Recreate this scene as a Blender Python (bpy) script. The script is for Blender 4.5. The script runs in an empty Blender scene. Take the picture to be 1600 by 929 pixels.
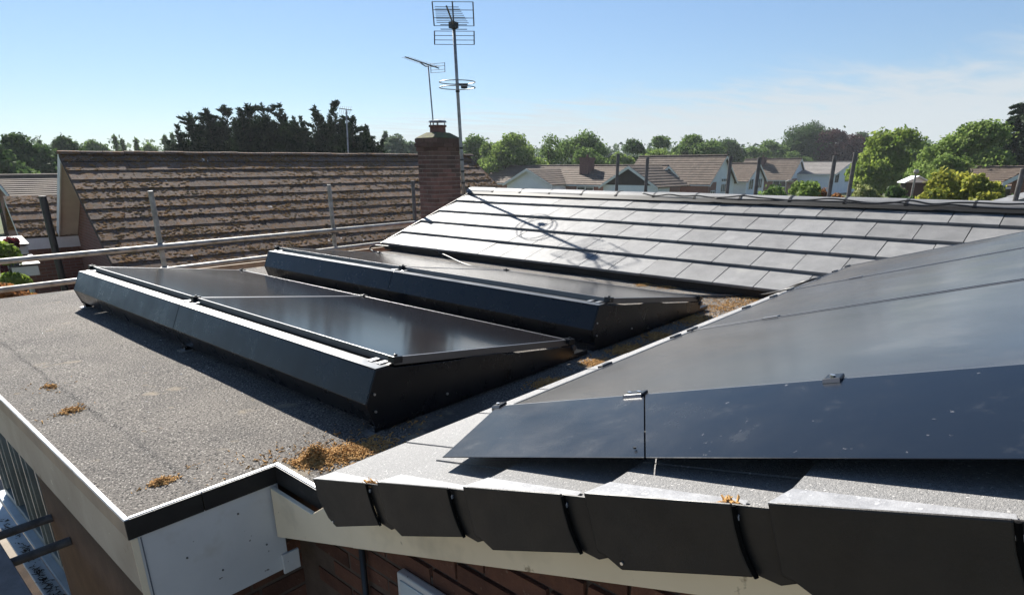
import bpy, math, random
import numpy as np
from mathutils import Vector, Matrix, Euler
R = math.radians
random.seed(7)
scene = bpy.context.scene
COL = scene.collection

# ------------------------------------------------------------------ camera
CAM = np.array([-0.4637, -1.9425, 0.9824])
FPX, PPY = 978.1, 602.36                      # focal length and principal point row for a 1600 px wide frame
yaw, pit, rol = R(48.322), R(19.435), R(-0.251)
FW = np.array([math.sin(yaw)*math.cos(pit), math.cos(yaw)*math.cos(pit), -math.sin(pit)])
_r = np.array([math.cos(yaw), -math.sin(yaw), 0.0]); _u = np.cross(_r, FW)
RT = _r*math.cos(rol)+_u*math.sin(rol); UP = -_r*math.sin(rol)+_u*math.cos(rol)
cam = bpy.data.cameras.new('camera'); cam_o = bpy.data.objects.new('camera', cam); COL.objects.link(cam_o)
cam_o.matrix_world = Matrix(((RT[0], UP[0], -FW[0], CAM[0]), (RT[1], UP[1], -FW[1], CAM[1]), (RT[2], UP[2], -FW[2], CAM[2]), (0, 0, 0, 1)))
cam.sensor_fit = 'HORIZONTAL'; cam.sensor_width = 36; cam.lens = FPX/1600*36
cam.shift_y = (PPY-464.3)/1600
cam.clip_start = 0.02; cam.clip_end = 6000
scene.camera = cam_o

# ------------------------------------------------------------------ sun, sky, exposure
SUN = Vector((0.5, 1.24, 1.0)).normalized()   # towards the sun
sun_el = math.asin(SUN.z); sun_az = math.atan2(SUN.x, SUN.y)
sl = bpy.data.lights.new('sun', 'SUN'); sl.energy = 5.0; sl.angle = R(0.53); sl.color = (1.0, 0.955, 0.88)
so = bpy.data.objects.new('sun', sl); COL.objects.link(so)
so.rotation_euler = SUN.to_track_quat('Z', 'Y').to_euler(); so.location = (20, 50, 60)
world = bpy.data.worlds.new('World'); scene.world = world; world.use_nodes = True
def build_world():
    nt = world.node_tree; nt.nodes.clear(); N = nt.nodes.new; L = nt.links.new
    out = N('ShaderNodeOutputWorld'); bg = N('ShaderNodeBackground'); bg.inputs[1].default_value = 0.05
    sky = N('ShaderNodeTexSky'); sky.sky_type = 'NISHITA'; sky.sun_disc = False
    sky.sun_elevation = sun_el; sky.sun_rotation = sun_az
    sky.altitude = 0; sky.air_density = 1.1; sky.dust_density = 0.08; sky.ozone_density = 4.0
    # thin bank of high cirrus: everything beyond a straight edge across the sky
    tc = N('ShaderNodeTexCoord')
    d1 = FW+RT*(860-800)/FPX-UP*(168-PPY)/FPX; d2 = FW+RT*(1600-800)/FPX-UP*(84-PPY)/FPX
    n = np.cross(d1, d2); n /= np.linalg.norm(n)
    if n[2] > 0: n = -n
    dot = N('ShaderNodeVectorMath'); dot.operation = 'DOT_PRODUCT'; dot.inputs[1].default_value = n
    L(tc.outputs['Generated'], dot.inputs[0])
    sep = N('ShaderNodeSeparateXYZ'); L(tc.outputs['Generated'], sep.inputs[0])
    zc = N('ShaderNodeMath'); zc.operation = 'MAXIMUM'; zc.inputs[1].default_value = 0.012; L(sep.outputs[2], zc.inputs[0])
    dv = N('ShaderNodeVectorMath'); dv.operation = 'SCALE'
    inv = N('ShaderNodeMath'); inv.operation = 'DIVIDE'; inv.inputs[0].default_value = 1; L(zc.outputs[0], inv.inputs[1])
    L(tc.outputs['Generated'], dv.inputs[0]); L(inv.outputs[0], dv.inputs['Scale'])
    mp = N('ShaderNodeMapping'); mp.inputs['Rotation'].default_value = (0, 0, R(20)); mp.inputs['Scale'].default_value = (0.55, 1.7, 0)
    L(dv.outputs[0], mp.inputs[0])
    nz = N('ShaderNodeTexNoise'); nz.inputs['Scale'].default_value = 0.9; nz.inputs['Detail'].default_value = 7; nz.inputs['Roughness'].default_value = 0.58; nz.inputs['Distortion'].default_value = 0.5
    L(mp.outputs[0], nz.inputs['Vector'])
    nm = N('ShaderNodeMath'); nm.operation = 'MULTIPLY_ADD'; nm.inputs[1].default_value = 0.15; nm.inputs[2].default_value = -0.078
    L(nz.outputs[0], nm.inputs[0])
    ad = N('ShaderNodeMath'); ad.operation = 'ADD'; L(dot.outputs['Value'], ad.inputs[0]); L(nm.outputs[0], ad.inputs[1])
    mr = N('ShaderNodeMapRange'); mr.interpolation_type = 'SMOOTHSTEP'
    mr.inputs[1].default_value = -0.03; mr.inputs[2].default_value = 0.045; mr.inputs[3].default_value = 0.0; mr.inputs[4].default_value = 0.86
    L(ad.outputs[0], mr.inputs[0])
    mix = N('ShaderNodeMix'); mix.data_type = 'RGBA'; L(mr.outputs[0], mix.inputs[0]); gm = N('ShaderNodeGamma'); gm.inputs[1].default_value = 0.75; L(sky.outputs[0], gm.inputs[0])
    wb = N('ShaderNodeVectorMath'); wb.operation = 'MULTIPLY'; wb.inputs[1].default_value = (1.08, 1.22, 1.42); L(gm.outputs[0], wb.inputs[0]); L(wb.outputs[0], mix.inputs[6])
    mix.inputs[7].default_value = (5.2, 5.6, 5.9, 1)
    L(mix.outputs[2], bg.inputs[0]); L(bg.outputs[0], out.inputs[0])
build_world()
scene.view_settings.view_transform = 'Standard'; scene.view_settings.look = 'None'
scene.view_settings.exposure = 1.4; scene.view_settings.gamma = 1.0; scene.view_settings.use_curve_mapping = False
scene.render.engine = 'CYCLES'

# ------------------------------------------------------------------ helpers
def ray(px, py): return FW+RT*(px-800)/FPX-UP*(py-PPY)/FPX
def at(px, py, depth): return CAM+ray(px, py)*depth
def onplane(px, py, axis, val):
    v = ray(px, py); return CAM+v*((val-CAM[axis])/v[axis])
def colx(p): return (float(p[0]), float(p[1]), float(p[2]))

class MB:
    def __init__(s): s.v = []; s.f = []
    def add(s, vs, fs):
        o = len(s.v); s.v += [tuple(map(float, p)) for p in vs]; s.f += [tuple(i+o for i in f) for f in fs]; return s
    def box(s, lo, hi, M=None):
        x0, y0, z0 = lo; x1, y1, z1 = hi
        vs = [(x0,y0,z0),(x1,y0,z0),(x1,y1,z0),(x0,y1,z0),(x0,y0,z1),(x1,y0,z1),(x1,y1,z1),(x0,y1,z1)]
        if M is not None: vs = [M @ Vector(p) for p in vs]
        return s.add(vs, [(0,3,2,1),(4,5,6,7),(0,1,5,4),(1,2,6,5),(2,3,7,6),(3,0,4,7)])
    def hexa(s, b, t):          # bottom quad and top quad, same winding (ccw seen from the top)
        return s.add(list(b)+list(t), [(3,2,1,0),(4,5,6,7),(0,1,5,4),(1,2,6,5),(2,3,7,6),(3,0,4,7)])
    def prism(s, poly, off):    # planar polygon swept by off
        n = len(poly); off = Vector(off); a = [Vector(colx(p)) for p in poly]; b = [p+off for p in a]
        fs = [tuple(range(n))[::-1], tuple(range(n, 2*n))]+[(i, (i+1) % n, (i+1) % n+n, i+n) for i in range(n)]
        return s.add(a+b, fs)
    def tube(s, pts, r, n=10, cap=True):
        pts = [Vector(colx(p)) for p in pts]; m = len(pts); rr = r if isinstance(r, (list, tuple)) else [r]*m
        ring = []; up = Vector((0, 0, 1)); prev = None
        for i, p in enumerate(pts):
            d = (pts[min(i+1, m-1)]-pts[max(i-1, 0)]).normalized()
            if prev is None:
                a = d.cross(up)
                if a.length < 0.05: a = d.cross(Vector((1, 0, 0)))
                a.normalize()
            else: a = (prev-d*prev.dot(d)).normalized()
            prev = a; b = d.cross(a)
            ring += [p+(a*math.cos(2*math.pi*k/n)+b*math.sin(2*math.pi*k/n))*rr[i] for k in range(n)]
        fs = [(i*n+k, i*n+(k+1) % n, (i+1)*n+(k+1) % n, (i+1)*n+k) for i in range(m-1) for k in range(n)]
        if cap: fs += [tuple(range(n))[::-1], tuple(range((m-1)*n, m*n))]
        return s.add(ring, fs)
    def mesh(s, name):
        me = bpy.data.meshes.new(name); me.from_pydata(s.v, [], s.f); me.update(); return me
    def build(s, name, mat, parent=None, smooth=False, bevel=0, fix=True):
        me = s.mesh(name)
        if fix: fixn(me)
        return link(name, me, mat, parent, smooth, bevel)
import bmesh
def fixn(me):
    bm = bmesh.new(); bm.from_mesh(me); bmesh.ops.recalc_face_normals(bm, faces=bm.faces); bm.to_mesh(me); bm.free()
def link(name, me, mat, parent=None, smooth=False, bevel=0):
    if mat is not None and not me.materials: me.materials.append(mat)
    o = bpy.data.objects.new(name, me); COL.objects.link(o)
    if parent is not None: o.parent = parent
    if smooth: me.polygons.foreach_set('use_smooth', [True]*len(me.polygons))
    if bevel:
        b = o.modifiers.new('bevel', 'BEVEL'); b.width = bevel; b.segments = 2; b.limit_method = 'ANGLE'; b.angle_limit = R(40)
    return o
def tag(o, label=None, cat=None, group=None, kind=None):
    if label: o['label'] = label
    if cat: o['category'] = cat
    if group: o['group'] = group
    if kind: o['kind'] = kind
    return o
def thing(name, label, cat, group=None, loc=(0, 0, 0)):
    o = bpy.data.objects.new(name, None); COL.objects.link(o); o.location = loc; o.empty_display_size = 0.1
    return tag(o, label, cat, group)

# ------------------------------------------------------------------ materials
def mat(name, base, rough=0.6, spec=0.5, metal=0.0, var=None, vscale=3.0, detail=5, bump=0.0, bscale=60.0, spots=None, coat=0.0, objrand=0.0, coords='Position', rvar=0.0, rscale=4.0):
    """base colour; var = second colour mixed by noise; spots = (colour, scale, threshold, softness) list; objrand = brightness variation per object"""
    m = bpy.data.materials.new(name); m.use_nodes = True; nt = m.node_tree; N = nt.nodes.new; L = nt.links.new
    p = nt.nodes['Principled BSDF']; p.inputs['Roughness'].default_value = rough; p.inputs['Metallic'].default_value = metal
    p.inputs['Specular IOR Level'].default_value = spec; p.inputs['Coat Weight'].default_value = coat; p.inputs['Coat Roughness'].default_value = 0.15
    if coords == 'Position': vec = N('ShaderNodeNewGeometry').outputs['Position']
    else: vec = N('ShaderNodeTexCoord').outputs['Object']
    def noise(sc, det=5, ro=0.6):
        n = N('ShaderNodeTexNoise'); n.inputs['Scale'].default_value = sc; n.inputs['Detail'].default_value = det; n.inputs['Roughness'].default_value = ro
        L(vec, n.inputs['Vector']); return n.outputs[0]
    def ramp(src, a, b):
        r = N('ShaderNodeMapRange'); r.inputs[1].default_value = a; r.inputs[2].default_value = b; L(src, r.inputs[0]); return r.outputs[0]
    def mixc(fac, a, b):
        x = N('ShaderNodeMix'); x.data_type = 'RGBA'; L(fac, x.inputs[0])
        for i, c in ((6, a), (7, b)):
            if isinstance(c, tuple): x.inputs[i].default_value = (*c, 1)
            else: L(c, x.inputs[i])
        return x.outputs[2]
    c = base
    if var: c = mixc(ramp(noise(vscale, detail), 0.35, 0.65), base, var)
    for (sc_col, sc, th, so_) in (spots or []): c = mixc(ramp(noise(sc, 4, 0.65), th, th+so_), c, sc_col)
    if objrand:
        oi = N('ShaderNodeObjectInfo'); mr = N('ShaderNodeMapRange'); mr.inputs[3].default_value = 1-objrand; mr.inputs[4].default_value = 1+objrand
        L(oi.outputs['Random'], mr.inputs[0])
        x = N('ShaderNodeVectorMath'); x.operation = 'SCALE'; L(mr.outputs[0], x.inputs['Scale'])
        if isinstance(c, tuple): x.inputs[0].default_value = c
        else: L(c, x.inputs[0])
        c = x.outputs[0]
    if isinstance(c, tuple): p.inputs['Base Color'].default_value = (*c, 1)
    else: L(c, p.inputs['Base Color'])
    if rvar:
        r = N('ShaderNodeMapRange'); r.inputs[1].default_value = 0.3; r.inputs[2].default_value = 0.7; r.inputs[3].default_value = rough-rvar; r.inputs[4].default_value = rough+rvar
        L(noise(rscale, 5), r.inputs[0]); L(r.outputs[0], p.inputs['Roughness'])
    if bump:
        b = N('ShaderNodeBump'); b.inputs['Strength'].default_value = bump; b.inputs['Distance'].default_value = 0.01
        L(noise(bscale, 4, 0.7), b.inputs['Height']); L(b.outputs[0], p.inputs['Normal'])
    return m
def leafmat(name, a, b, trans=0.35):
    m = bpy.data.materials.new(name); m.use_nodes = True; nt = m.node_tree; N = nt.nodes.new; L = nt.links.new
    nt.nodes.remove(nt.nodes['Principled BSDF']); out = nt.nodes['Material Output']
    g = N('ShaderNodeNewGeometry'); n = N('ShaderNodeTexNoise'); n.inputs['Scale'].default_value = 0.9; n.inputs['Detail'].default_value = 4; L(g.outputs['Position'], n.inputs['Vector'])
    ri = N('ShaderNodeMath'); ri.operation = 'MULTIPLY_ADD'; ri.inputs[1].default_value = 0.5; L(g.outputs['Random Per Island'], ri.inputs[0]); L(n.outputs[0], ri.inputs[2])
    mr = N('ShaderNodeMapRange'); mr.inputs[1].default_value = 0.45; mr.inputs[2].default_value = 1.05; L(ri.outputs[0], mr.inputs[0])
    x = N('ShaderNodeMix'); x.data_type = 'RGBA'; x.inputs[6].default_value = (*a, 1); x.inputs[7].default_value = (*b, 1); L(mr.outputs[0], x.inputs[0])
    d = N('ShaderNodeBsdfDiffuse'); t = N('ShaderNodeBsdfTranslucent'); gl = N('ShaderNodeBsdfGlossy'); gl.inputs['Roughness'].default_value = 0.5
    L(x.outputs[2], d.inputs[0]); L(x.outputs[2], t.inputs[0]); gl.inputs[0].default_value = (0.5, 0.5, 0.5, 1)
    ms = N('ShaderNodeMixShader'); ms.inputs[0].default_value = trans; L(d.outputs[0], ms.inputs[1]); L(t.outputs[0], ms.inputs[2])
    m2 = N('ShaderNodeMixShader'); m2.inputs[0].default_value = 0.012; L(ms.outputs[0], m2.inputs[1]); L(gl.outputs[0], m2.inputs[2])
    L(m2.outputs[0], out.inputs[0]); return m
def brickmat(name, a, b, mortar, scale=1.0):
    m = bpy.data.materials.new(name); m.use_nodes = True; nt = m.node_tree; N = nt.nodes.new; L = nt.links.new; p = nt.nodes['Principled BSDF']
    g = N('ShaderNodeNewGeometry'); s = N('ShaderNodeSeparateXYZ'); L(g.outputs['Position'], s.inputs[0])
    ad = N('ShaderNodeMath'); ad.operation = 'ADD'; L(s.outputs[0], ad.inputs[0]); L(s.outputs[1], ad.inputs[1])
    c = N('ShaderNodeCombineXYZ'); L(ad.outputs[0], c.inputs[0]); L(s.outputs[2], c.inputs[1])
    t = N('ShaderNodeTexBrick'); L(c.outputs[0], t.inputs['Vector']); t.inputs['Scale'].default_value = 1.0
    t.inputs['Brick Width'].default_value = 0.225*scale; t.inputs['Row Height'].default_value = 0.075*scale; t.inputs['Mortar Size'].default_value = 0.006
    t.inputs['Color1'].default_value = (*a, 1); t.inputs['Color2'].default_value = (*b, 1); t.inputs['Mortar'].default_value = (*mortar, 1)
    L(t.outputs[0], p.inputs['Base Color']); p.inputs['Roughness'].default_value = 0.85
    bu = N('ShaderNodeBump'); bu.inputs['Strength'].default_value = 0.4; bu.inputs['Distance'].default_value = 0.006; bu.invert = True
    L(t.outputs['Fac'], bu.inputs['Height']); L(bu.outputs[0], p.inputs['Normal']); return m

M = {}
M['felt'] = mat('mineral_felt', (0.155, 0.140, 0.124), 0.9, 0.2, var=(0.098, 0.090, 0.083), vscale=2.2, bump=0.8, bscale=170,
                spots=[((0.40, 0.37, 0.33), 130, 0.56, 0.06), ((0.022, 0.021, 0.021), 105, 0.53, 0.07), ((0.50, 0.47, 0.43), 210, 0.67, 0.04), ((0.33, 0.24, 0.12), 5.0, 0.66, 0.14), ((0.66, 0.64, 0.60), 34, 0.735, 0.02), ((0.085, 0.079, 0.072), 1.3, 0.55, 0.16), ((0.27, 0.225, 0.165), 2.9, 0.61, 0.10)])
M['tile'] = mat('dark_slate_tile', (0.15, 0.149, 0.148), 0.58, 0.32, var=(0.20, 0.198, 0.195), vscale=7, bump=0.35, bscale=240, objrand=0.16, rvar=0.05, rscale=18,
                spots=[((0.26, 0.25, 0.24), 420, 0.66, 0.05), ((0.24, 0.235, 0.22), 2.6, 0.63, 0.15)])
M['tile_cut'] = mat('grey_granule_tile', (0.23, 0.225, 0.22), 0.5, 0.5, var=(0.15, 0.15, 0.15), vscale=170, bump=0.6, bscale=300, objrand=0.1,
                spots=[((0.58, 0.56, 0.54), 190, 0.62, 0.05), ((0.20, 0.19, 0.18), 4, 0.6, 0.2)])
M['ridge'] = mat('ridge_concrete', (0.19, 0.19, 0.19), 0.58, 0.4, var=(0.15, 0.15, 0.15), vscale=6, bump=0.2, bscale=180, objrand=0.1)
M['lip'] = mat('glare_cap_lip', (0.30, 0.30, 0.305), 0.42, 0.5, var=(0.2, 0.2, 0.205), vscale=30, bump=0.2, bscale=120, spots=[((0.48, 0.48, 0.49), 60, 0.6, 0.1)])  # pale base colour carries the glare along the cap lips
M['black_plastic'] = mat('black_plastic', (0.016, 0.0145, 0.0135), 0.45, 0.25, var=(0.024, 0.0215, 0.0195), vscale=9, bump=0.08, bscale=140, rvar=0.08, rscale=14)
M['black_metal'] = mat('black_coated_metal', (0.005, 0.006, 0.008), 0.30, 0.34, var=(0.008, 0.009, 0.011), vscale=5, rvar=0.07, rscale=9, bump=0.04, bscale=30,
                spots=[((0.10, 0.10, 0.10), 70, 0.74, 0.03)])
M['skirt'] = mat('dusty_black_sheet', (0.006, 0.009, 0.015), 0.24, 0.2, rvar=0.05, rscale=7, bump=0.03, bscale=25,
                spots=[((0.03, 0.033, 0.038), 14, 0.60, 0.2), ((0.10, 0.10, 0.105), 48, 0.69, 0.06), ((0.22, 0.22, 0.22), 150, 0.74, 0.02)])
M['glass'] = mat('panel_glass', (0.010, 0.0085, 0.008), 0.13, 0.26, spots=[((0.018, 0.015, 0.013), 3, 0.5, 0.3), ((0.30, 0.29, 0.28), 75, 0.77, 0.015)])
M['glass_dust_sheen'] = mat('dust_sheen_panel_glass', (0.020, 0.018, 0.016), 0.20, 0.6, rvar=0.06, rscale=2.2, var=(0.044, 0.039, 0.034), vscale=1.7,
                spots=[((0.062, 0.056, 0.049), 2.6, 0.56, 0.16), ((0.016, 0.016, 0.017), 3.7, 0.60, 0.12), ((0.35, 0.34, 0.33), 75, 0.76, 0.015)])  # dust plus the pale sheen and dark reflection blotches, mixed into the colour
M['satin'] = mat('satin_flange', (0.12, 0.125, 0.13), 0.33, 0.6, metal=0.5, rvar=0.06, rscale=6)
M['frame'] = mat('black_anodised_frame', (0.13, 0.13, 0.135), 0.36, 0.6, metal=0.75)
M['steel'] = mat('bare_steel', (0.55, 0.55, 0.55), 0.32, 0.5, metal=0.9)
M['galv'] = mat('galvanised_tube', (0.36, 0.345, 0.32), 0.55, 0.5, metal=0.45, var=(0.21, 0.19, 0.16), vscale=12, bump=0.15, bscale=90, rvar=0.1)
M['tube_dark'] = mat('weathered_tube', (0.13, 0.125, 0.12), 0.6, 0.5, metal=0.3, var=(0.07, 0.065, 0.06), vscale=14, bump=0.15, bscale=90)
M['alloy'] = mat('weathered_aluminium', (0.33, 0.33, 0.33), 0.45, 0.5, metal=0.7, var=(0.2, 0.19, 0.18), vscale=16)
M['trim_white'] = mat('pale_edge_trim', (0.68, 0.69, 0.70), 0.35, 0.5, metal=0.2, var=(0.5, 0.5, 0.5), vscale=20)
M['trim_brown'] = mat('stained_drip_edge', (0.30, 0.235, 0.165), 0.6, 0.4, var=(0.21, 0.17, 0.13), vscale=7)
M['fascia_cream'] = mat('cream_board', (0.76, 0.64, 0.46), 0.5, 0.4, var=(0.70, 0.58, 0.41), vscale=2.5, bump=0.05, bscale=20, spots=[((0.33, 0.26, 0.17), 16, 0.69, 0.06), ((0.48, 0.40, 0.28), 3, 0.56, 0.2)])
M['fascia_dirty'] = mat('dirty_painted_board', (0.36, 0.315, 0.25), 0.6, 0.4, var=(0.27, 0.23, 0.175), vscale=3, bump=0.15, bscale=30,
                spots=[((0.17, 0.13, 0.09), 9, 0.66, 0.1), ((0.62, 0.57, 0.42), 22, 0.70, 0.03)])
M['fascia_white'] = mat('white_board', (0.56, 0.55, 0.53), 0.42, 0.45, var=(0.50, 0.49, 0.475), vscale=3, spots=[((0.14, 0.125, 0.11), 22, 0.69, 0.012), ((0.40, 0.365, 0.31), 4, 0.54, 0.25)])
M['brick'] = mat('red_brick', (0.135, 0.062, 0.040), 0.85, 0.2, var=(0.09, 0.042, 0.03), vscale=9, bump=0.5, bscale=90, objrand=0.3, spots=[((0.17, 0.11, 0.08), 40, 0.64, 0.06)])
M['brick_soot'] = mat('soot_darkened_brick', (0.13, 0.08, 0.066), 0.9, 0.2, var=(0.085, 0.06, 0.05), vscale=5, bump=0.5, bscale=90, objrand=0.28)
M['brick_old'] = mat('sooty_brick', (0.195, 0.105, 0.086), 0.9, 0.2, var=(0.135, 0.078, 0.066), vscale=5, bump=0.5, bscale=90, objrand=0.28)
M['mortar'] = mat('mortar', (0.30, 0.26, 0.225), 0.95, 0.2, var=(0.2, 0.17, 0.145), vscale=14, bump=0.4, bscale=120)
M['mortar_dark'] = mat('mortar_dark', (0.11, 0.08, 0.062), 0.95, 0.2, var=(0.085, 0.06, 0.047), vscale=14, bump=0.4, bscale=120)
M['soot'] = mat('weathered_cement_cap', (0.10, 0.09, 0.075), 0.95, 0.2, var=(0.15, 0.15, 0.06), vscale=12, bump=0.6, bscale=50)
M['wall_brown'] = mat('brown_render', (0.115, 0.072, 0.045), 0.85, 0.25, var=(0.085, 0.053, 0.034), vscale=6, bump=0.3, bscale=60)
M['old_tile'] = mat('mossy_old_tile', (0.155, 0.108, 0.083), 0.92, 0.2, var=(0.105, 0.072, 0.056), vscale=5, bump=0.3, bscale=40, objrand=0.22,
                spots=[((0.24, 0.19, 0.155), 9, 0.61, 0.06), ((0.15, 0.075, 0.032), 8, 0.51, 0.06), ((0.10, 0.068, 0.026), 19, 0.58, 0.05), ((0.038, 0.027, 0.02), 17, 0.595, 0.04), ((0.62, 0.57, 0.52), 2.3, 0.70, 0.02)])
M['edge_shade'] = mat('shadow_tile_edge', (0.022, 0.017, 0.014), 0.95, 0.1, var=(0.04, 0.03, 0.024), vscale=9)  # shadow line under each course, painted on the tile fronts
M['moss'] = mat('dry_moss', (0.215, 0.11, 0.04), 1.0, 0.1, var=(0.10, 0.068, 0.028), vscale=2.4, bump=0.5, bscale=60, spots=[((0.055, 0.035, 0.022), 9, 0.56, 0.1)])
M['debris'] = mat('dry_moss_chips', (0.46, 0.27, 0.10), 0.95, 0.2, var=(0.30, 0.16, 0.055), vscale=45, spots=[((0.56, 0.40, 0.20), 60, 0.6, 0.1)])
M['barge_white'] = mat('white_painted_timber', (0.72, 0.71, 0.68), 0.5, 0.4, var=(0.62, 0.61, 0.57), vscale=3)
M['soffit'] = mat('beige_soffit', (0.70, 0.65, 0.57), 0.6, 0.4, var=(0.60, 0.55, 0.485), vscale=2)
M['gable_brick'] = brickmat('gable_brickwork', (0.20, 0.085, 0.058), (0.15, 0.064, 0.045), (0.21, 0.16, 0.13))
M['house_brick'] = brickmat('house_brickwork', (0.27, 0.115, 0.075), (0.21, 0.085, 0.06), (0.28, 0.21, 0.17))
M['white_wall'] = mat('white_painted_wall', (0.78, 0.79, 0.80), 0.7, 0.3, var=(0.70, 0.71, 0.73), vscale=0.8)
M['roof_brown'] = mat('brown_roof_tile', (0.135, 0.10, 0.075), 0.85, 0.2, var=(0.09, 0.068, 0.053), vscale=1.3, bump=0.4, bscale=16, spots=[((0.18, 0.14, 0.105), 3.2, 0.58, 0.1)])
M['roof_grey'] = mat('grey_roof_tile', (0.20, 0.185, 0.17), 0.85, 0.25, var=(0.145, 0.13, 0.12), vscale=1.6, bump=0.4, bscale=16)
M['roof_red'] = mat('red_brown_roof_tile', (0.20, 0.105, 0.075), 0.85, 0.25, var=(0.14, 0.08, 0.06), vscale=1.4, bump=0.4, bscale=16)
M['window_glass'] = mat('window_glass', (0.03, 0.035, 0.04), 0.06, 0.6)
M['window_frame'] = mat('window_frame', (0.75, 0.75, 0.75), 0.4, 0.4)
M['dark_frame'] = mat('dark_window_frame', (0.04, 0.04, 0.042), 0.4, 0.4)
M['dark_clad'] = mat('dark_cladding', (0.035, 0.026, 0.022), 0.7, 0.3, var=(0.05, 0.036, 0.03), vscale=3)
M['groove'] = mat('dark_groove', (0.004, 0.004, 0.004), 0.9, 0.05)
M['rubber'] = mat('black_cable', (0.014, 0.014, 0.014), 0.45, 0.5)
M['grass'] = mat('lawn', (0.055, 0.075, 0.025), 0.95, 0.1, var=(0.085, 0.09, 0.04), vscale=0.35, bump=0.5, bscale=12, spots=[((0.14, 0.11, 0.07), 0.12, 0.60, 0.06)])
M['patio'] = mat('concrete_paving', (0.29, 0.25, 0.20), 0.9, 0.2, var=(0.21, 0.18, 0.145), vscale=1.6, bump=0.3, bscale=40)
M['ground_shade'] = mat('dark_shade_ground', (0.05, 0.036, 0.026), 0.95, 0.1, var=(0.03, 0.023, 0.018), vscale=5, bump=0.6, bscale=30)  # near-black colour standing in for shade on the ground by the wall
M['timber'] = mat('weathered_plank', (0.30, 0.235, 0.17), 0.8, 0.3, var=(0.21, 0.16, 0.115), vscale=8, bump=0.3, bscale=50)
M['board'] = mat('grey_scaffold_board', (0.25, 0.235, 0.225), 0.85, 0.25, var=(0.19, 0.175, 0.165), vscale=9, bump=0.3, bscale=70)
M['pvc_grey'] = mat('pale_blue_grey_sill', (0.46, 0.52, 0.55), 0.35, 0.5, var=(0.36, 0.41, 0.43), vscale=5)
M['pvc_frame'] = mat('grey_green_window_frame', (0.22, 0.25, 0.24), 0.4, 0.5, var=(0.15, 0.17, 0.165), vscale=6)
M['bark'] = mat('bark', (0.075, 0.056, 0.04), 0.95, 0.1, var=(0.045, 0.035, 0.027), vscale=9, bump=0.6, bscale=30)
M['label_white'] = mat('white_paper', (0.75, 0.75, 0.74), 0.6, 0.3)
M['label_grey'] = mat('grey_print', (0.12, 0.125, 0.14), 0.6, 0.3)
LEAF = {
 'dark': leafmat('leaf_dark_green', (0.0317, 0.0634, 0.0211), (0.0792, 0.1320, 0.0387), 0.35),
 'mid': leafmat('leaf_mid_green', (0.0644, 0.1196, 0.0294), (0.1564, 0.2300, 0.0626), 0.42),
 'light': leafmat('leaf_light_green', (0.0966, 0.1610, 0.0322), (0.2254, 0.2979, 0.0805), 0.48),
 'bright': leafmat('leaf_bright_green', (0.1032, 0.1718, 0.0248), (0.2612, 0.3231, 0.0618), 0.50),
 'yellow': leafmat('leaf_yellow_green', (0.1150, 0.1552, 0.0230), (0.4370, 0.4140, 0.0690), 0.50),
 'copper': leafmat('leaf_copper', (0.0288, 0.0144, 0.0160), (0.0800, 0.0352, 0.0352), 0.35),
 'conifer': leafmat('conifer_needles', (0.0093, 0.0205, 0.0093), (0.0260, 0.0446, 0.0167), 0.25),
 'pine': leafmat('pine_needles', (0.0224, 0.0416, 0.0208), (0.0576, 0.0832, 0.0416), 0.25),
 'orange': leafmat('leaf_orange', (0.1600, 0.0700, 0.0200), (0.4200, 0.2000, 0.0800), 0.45),
 'red': leafmat('leaf_red', (0.0750, 0.0112, 0.0150), (0.1800, 0.0375, 0.0450), 0.45),
 'variegated': leafmat('leaf_variegated', (0.1100, 0.1430, 0.0385), (0.3960, 0.4070, 0.1870), 0.45),
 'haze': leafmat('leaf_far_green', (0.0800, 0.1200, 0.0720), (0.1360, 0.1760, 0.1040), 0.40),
}
GROUND = -2.85
def gz(x, y):                                     # the land falls a little away from the house
    d = math.hypot(x, y); t = min(max((d-14)/40, 0), 1); return GROUND-0.75*t*t*(3-2*t)

# ================================================================== SETTING
def build_ground():
    rs = [0, 6, 10, 14, 18, 24, 30, 36, 44, 54, 70, 100, 160, 300, 700, 2500]; n = 48; v = [(0, 0, GROUND)]; f = []
    for r in rs[1:]:
        for k in range(n):
            a = 2*math.pi*k/n; v.append((r*math.cos(a), r*math.sin(a), gz(r, 0)))
    for k in range(n): f.append((0, 1+k, 1+(k+1) % n))
    for i in range(len(rs)-2):
        for k in range(n): f.append((1+i*n+k, 1+(i+1)*n+k, 1+(i+1)*n+(k+1) % n, 1+i*n+(k+1) % n))
    me = bpy.data.meshes.new('ground'); me.from_pydata(v, [], f); tag(link('ground', me, M['grass'], smooth=True), kind='structure')
    b = MB(); b.box((-1.6, -2, GROUND-0.1), (0.6, 5.5, GROUND+0.06)); tag(b.build('shade_strip', M['ground_shade']), kind='structure')  # dark strip added over the paving as painted shade beside the wall
    b = MB(); b.box((-9, -12, GROUND-0.1), (3.3, 12.0, GROUND+0.012)); tag(b.build('path', M['patio']), kind='structure')
build_ground()

# ------------------------------------------------------------------ our house
house = thing('bungalow', 'bungalow with felt flat roof between two new dark tiled slopes', 'house')
YB = 4.35                       # far edge of the flat roof
XE, ZE, YV, TH, GA = 4.337, 0.091, 4.473, R(19.3), 0.339      # far tiled slope: eave x and z, verge y, pitch, gauge
YN, ZN, TN, GN = -0.50, 0.165, R(17.6), 0.31                  # near tiled slope
def far_pt(y, d, h=0): return Vector((XE+d*math.cos(TH)-h*math.sin(TH), y, ZE+d*math.sin(TH)+h*math.cos(TH)))
def near_pt(x, d, h=0): return Vector((x, YN-d*math.cos(TN)+h*math.sin(TN), ZN+d*math.sin(TN)+h*math.cos(TN)))
ridge_d = 5*GA+0.02

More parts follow.
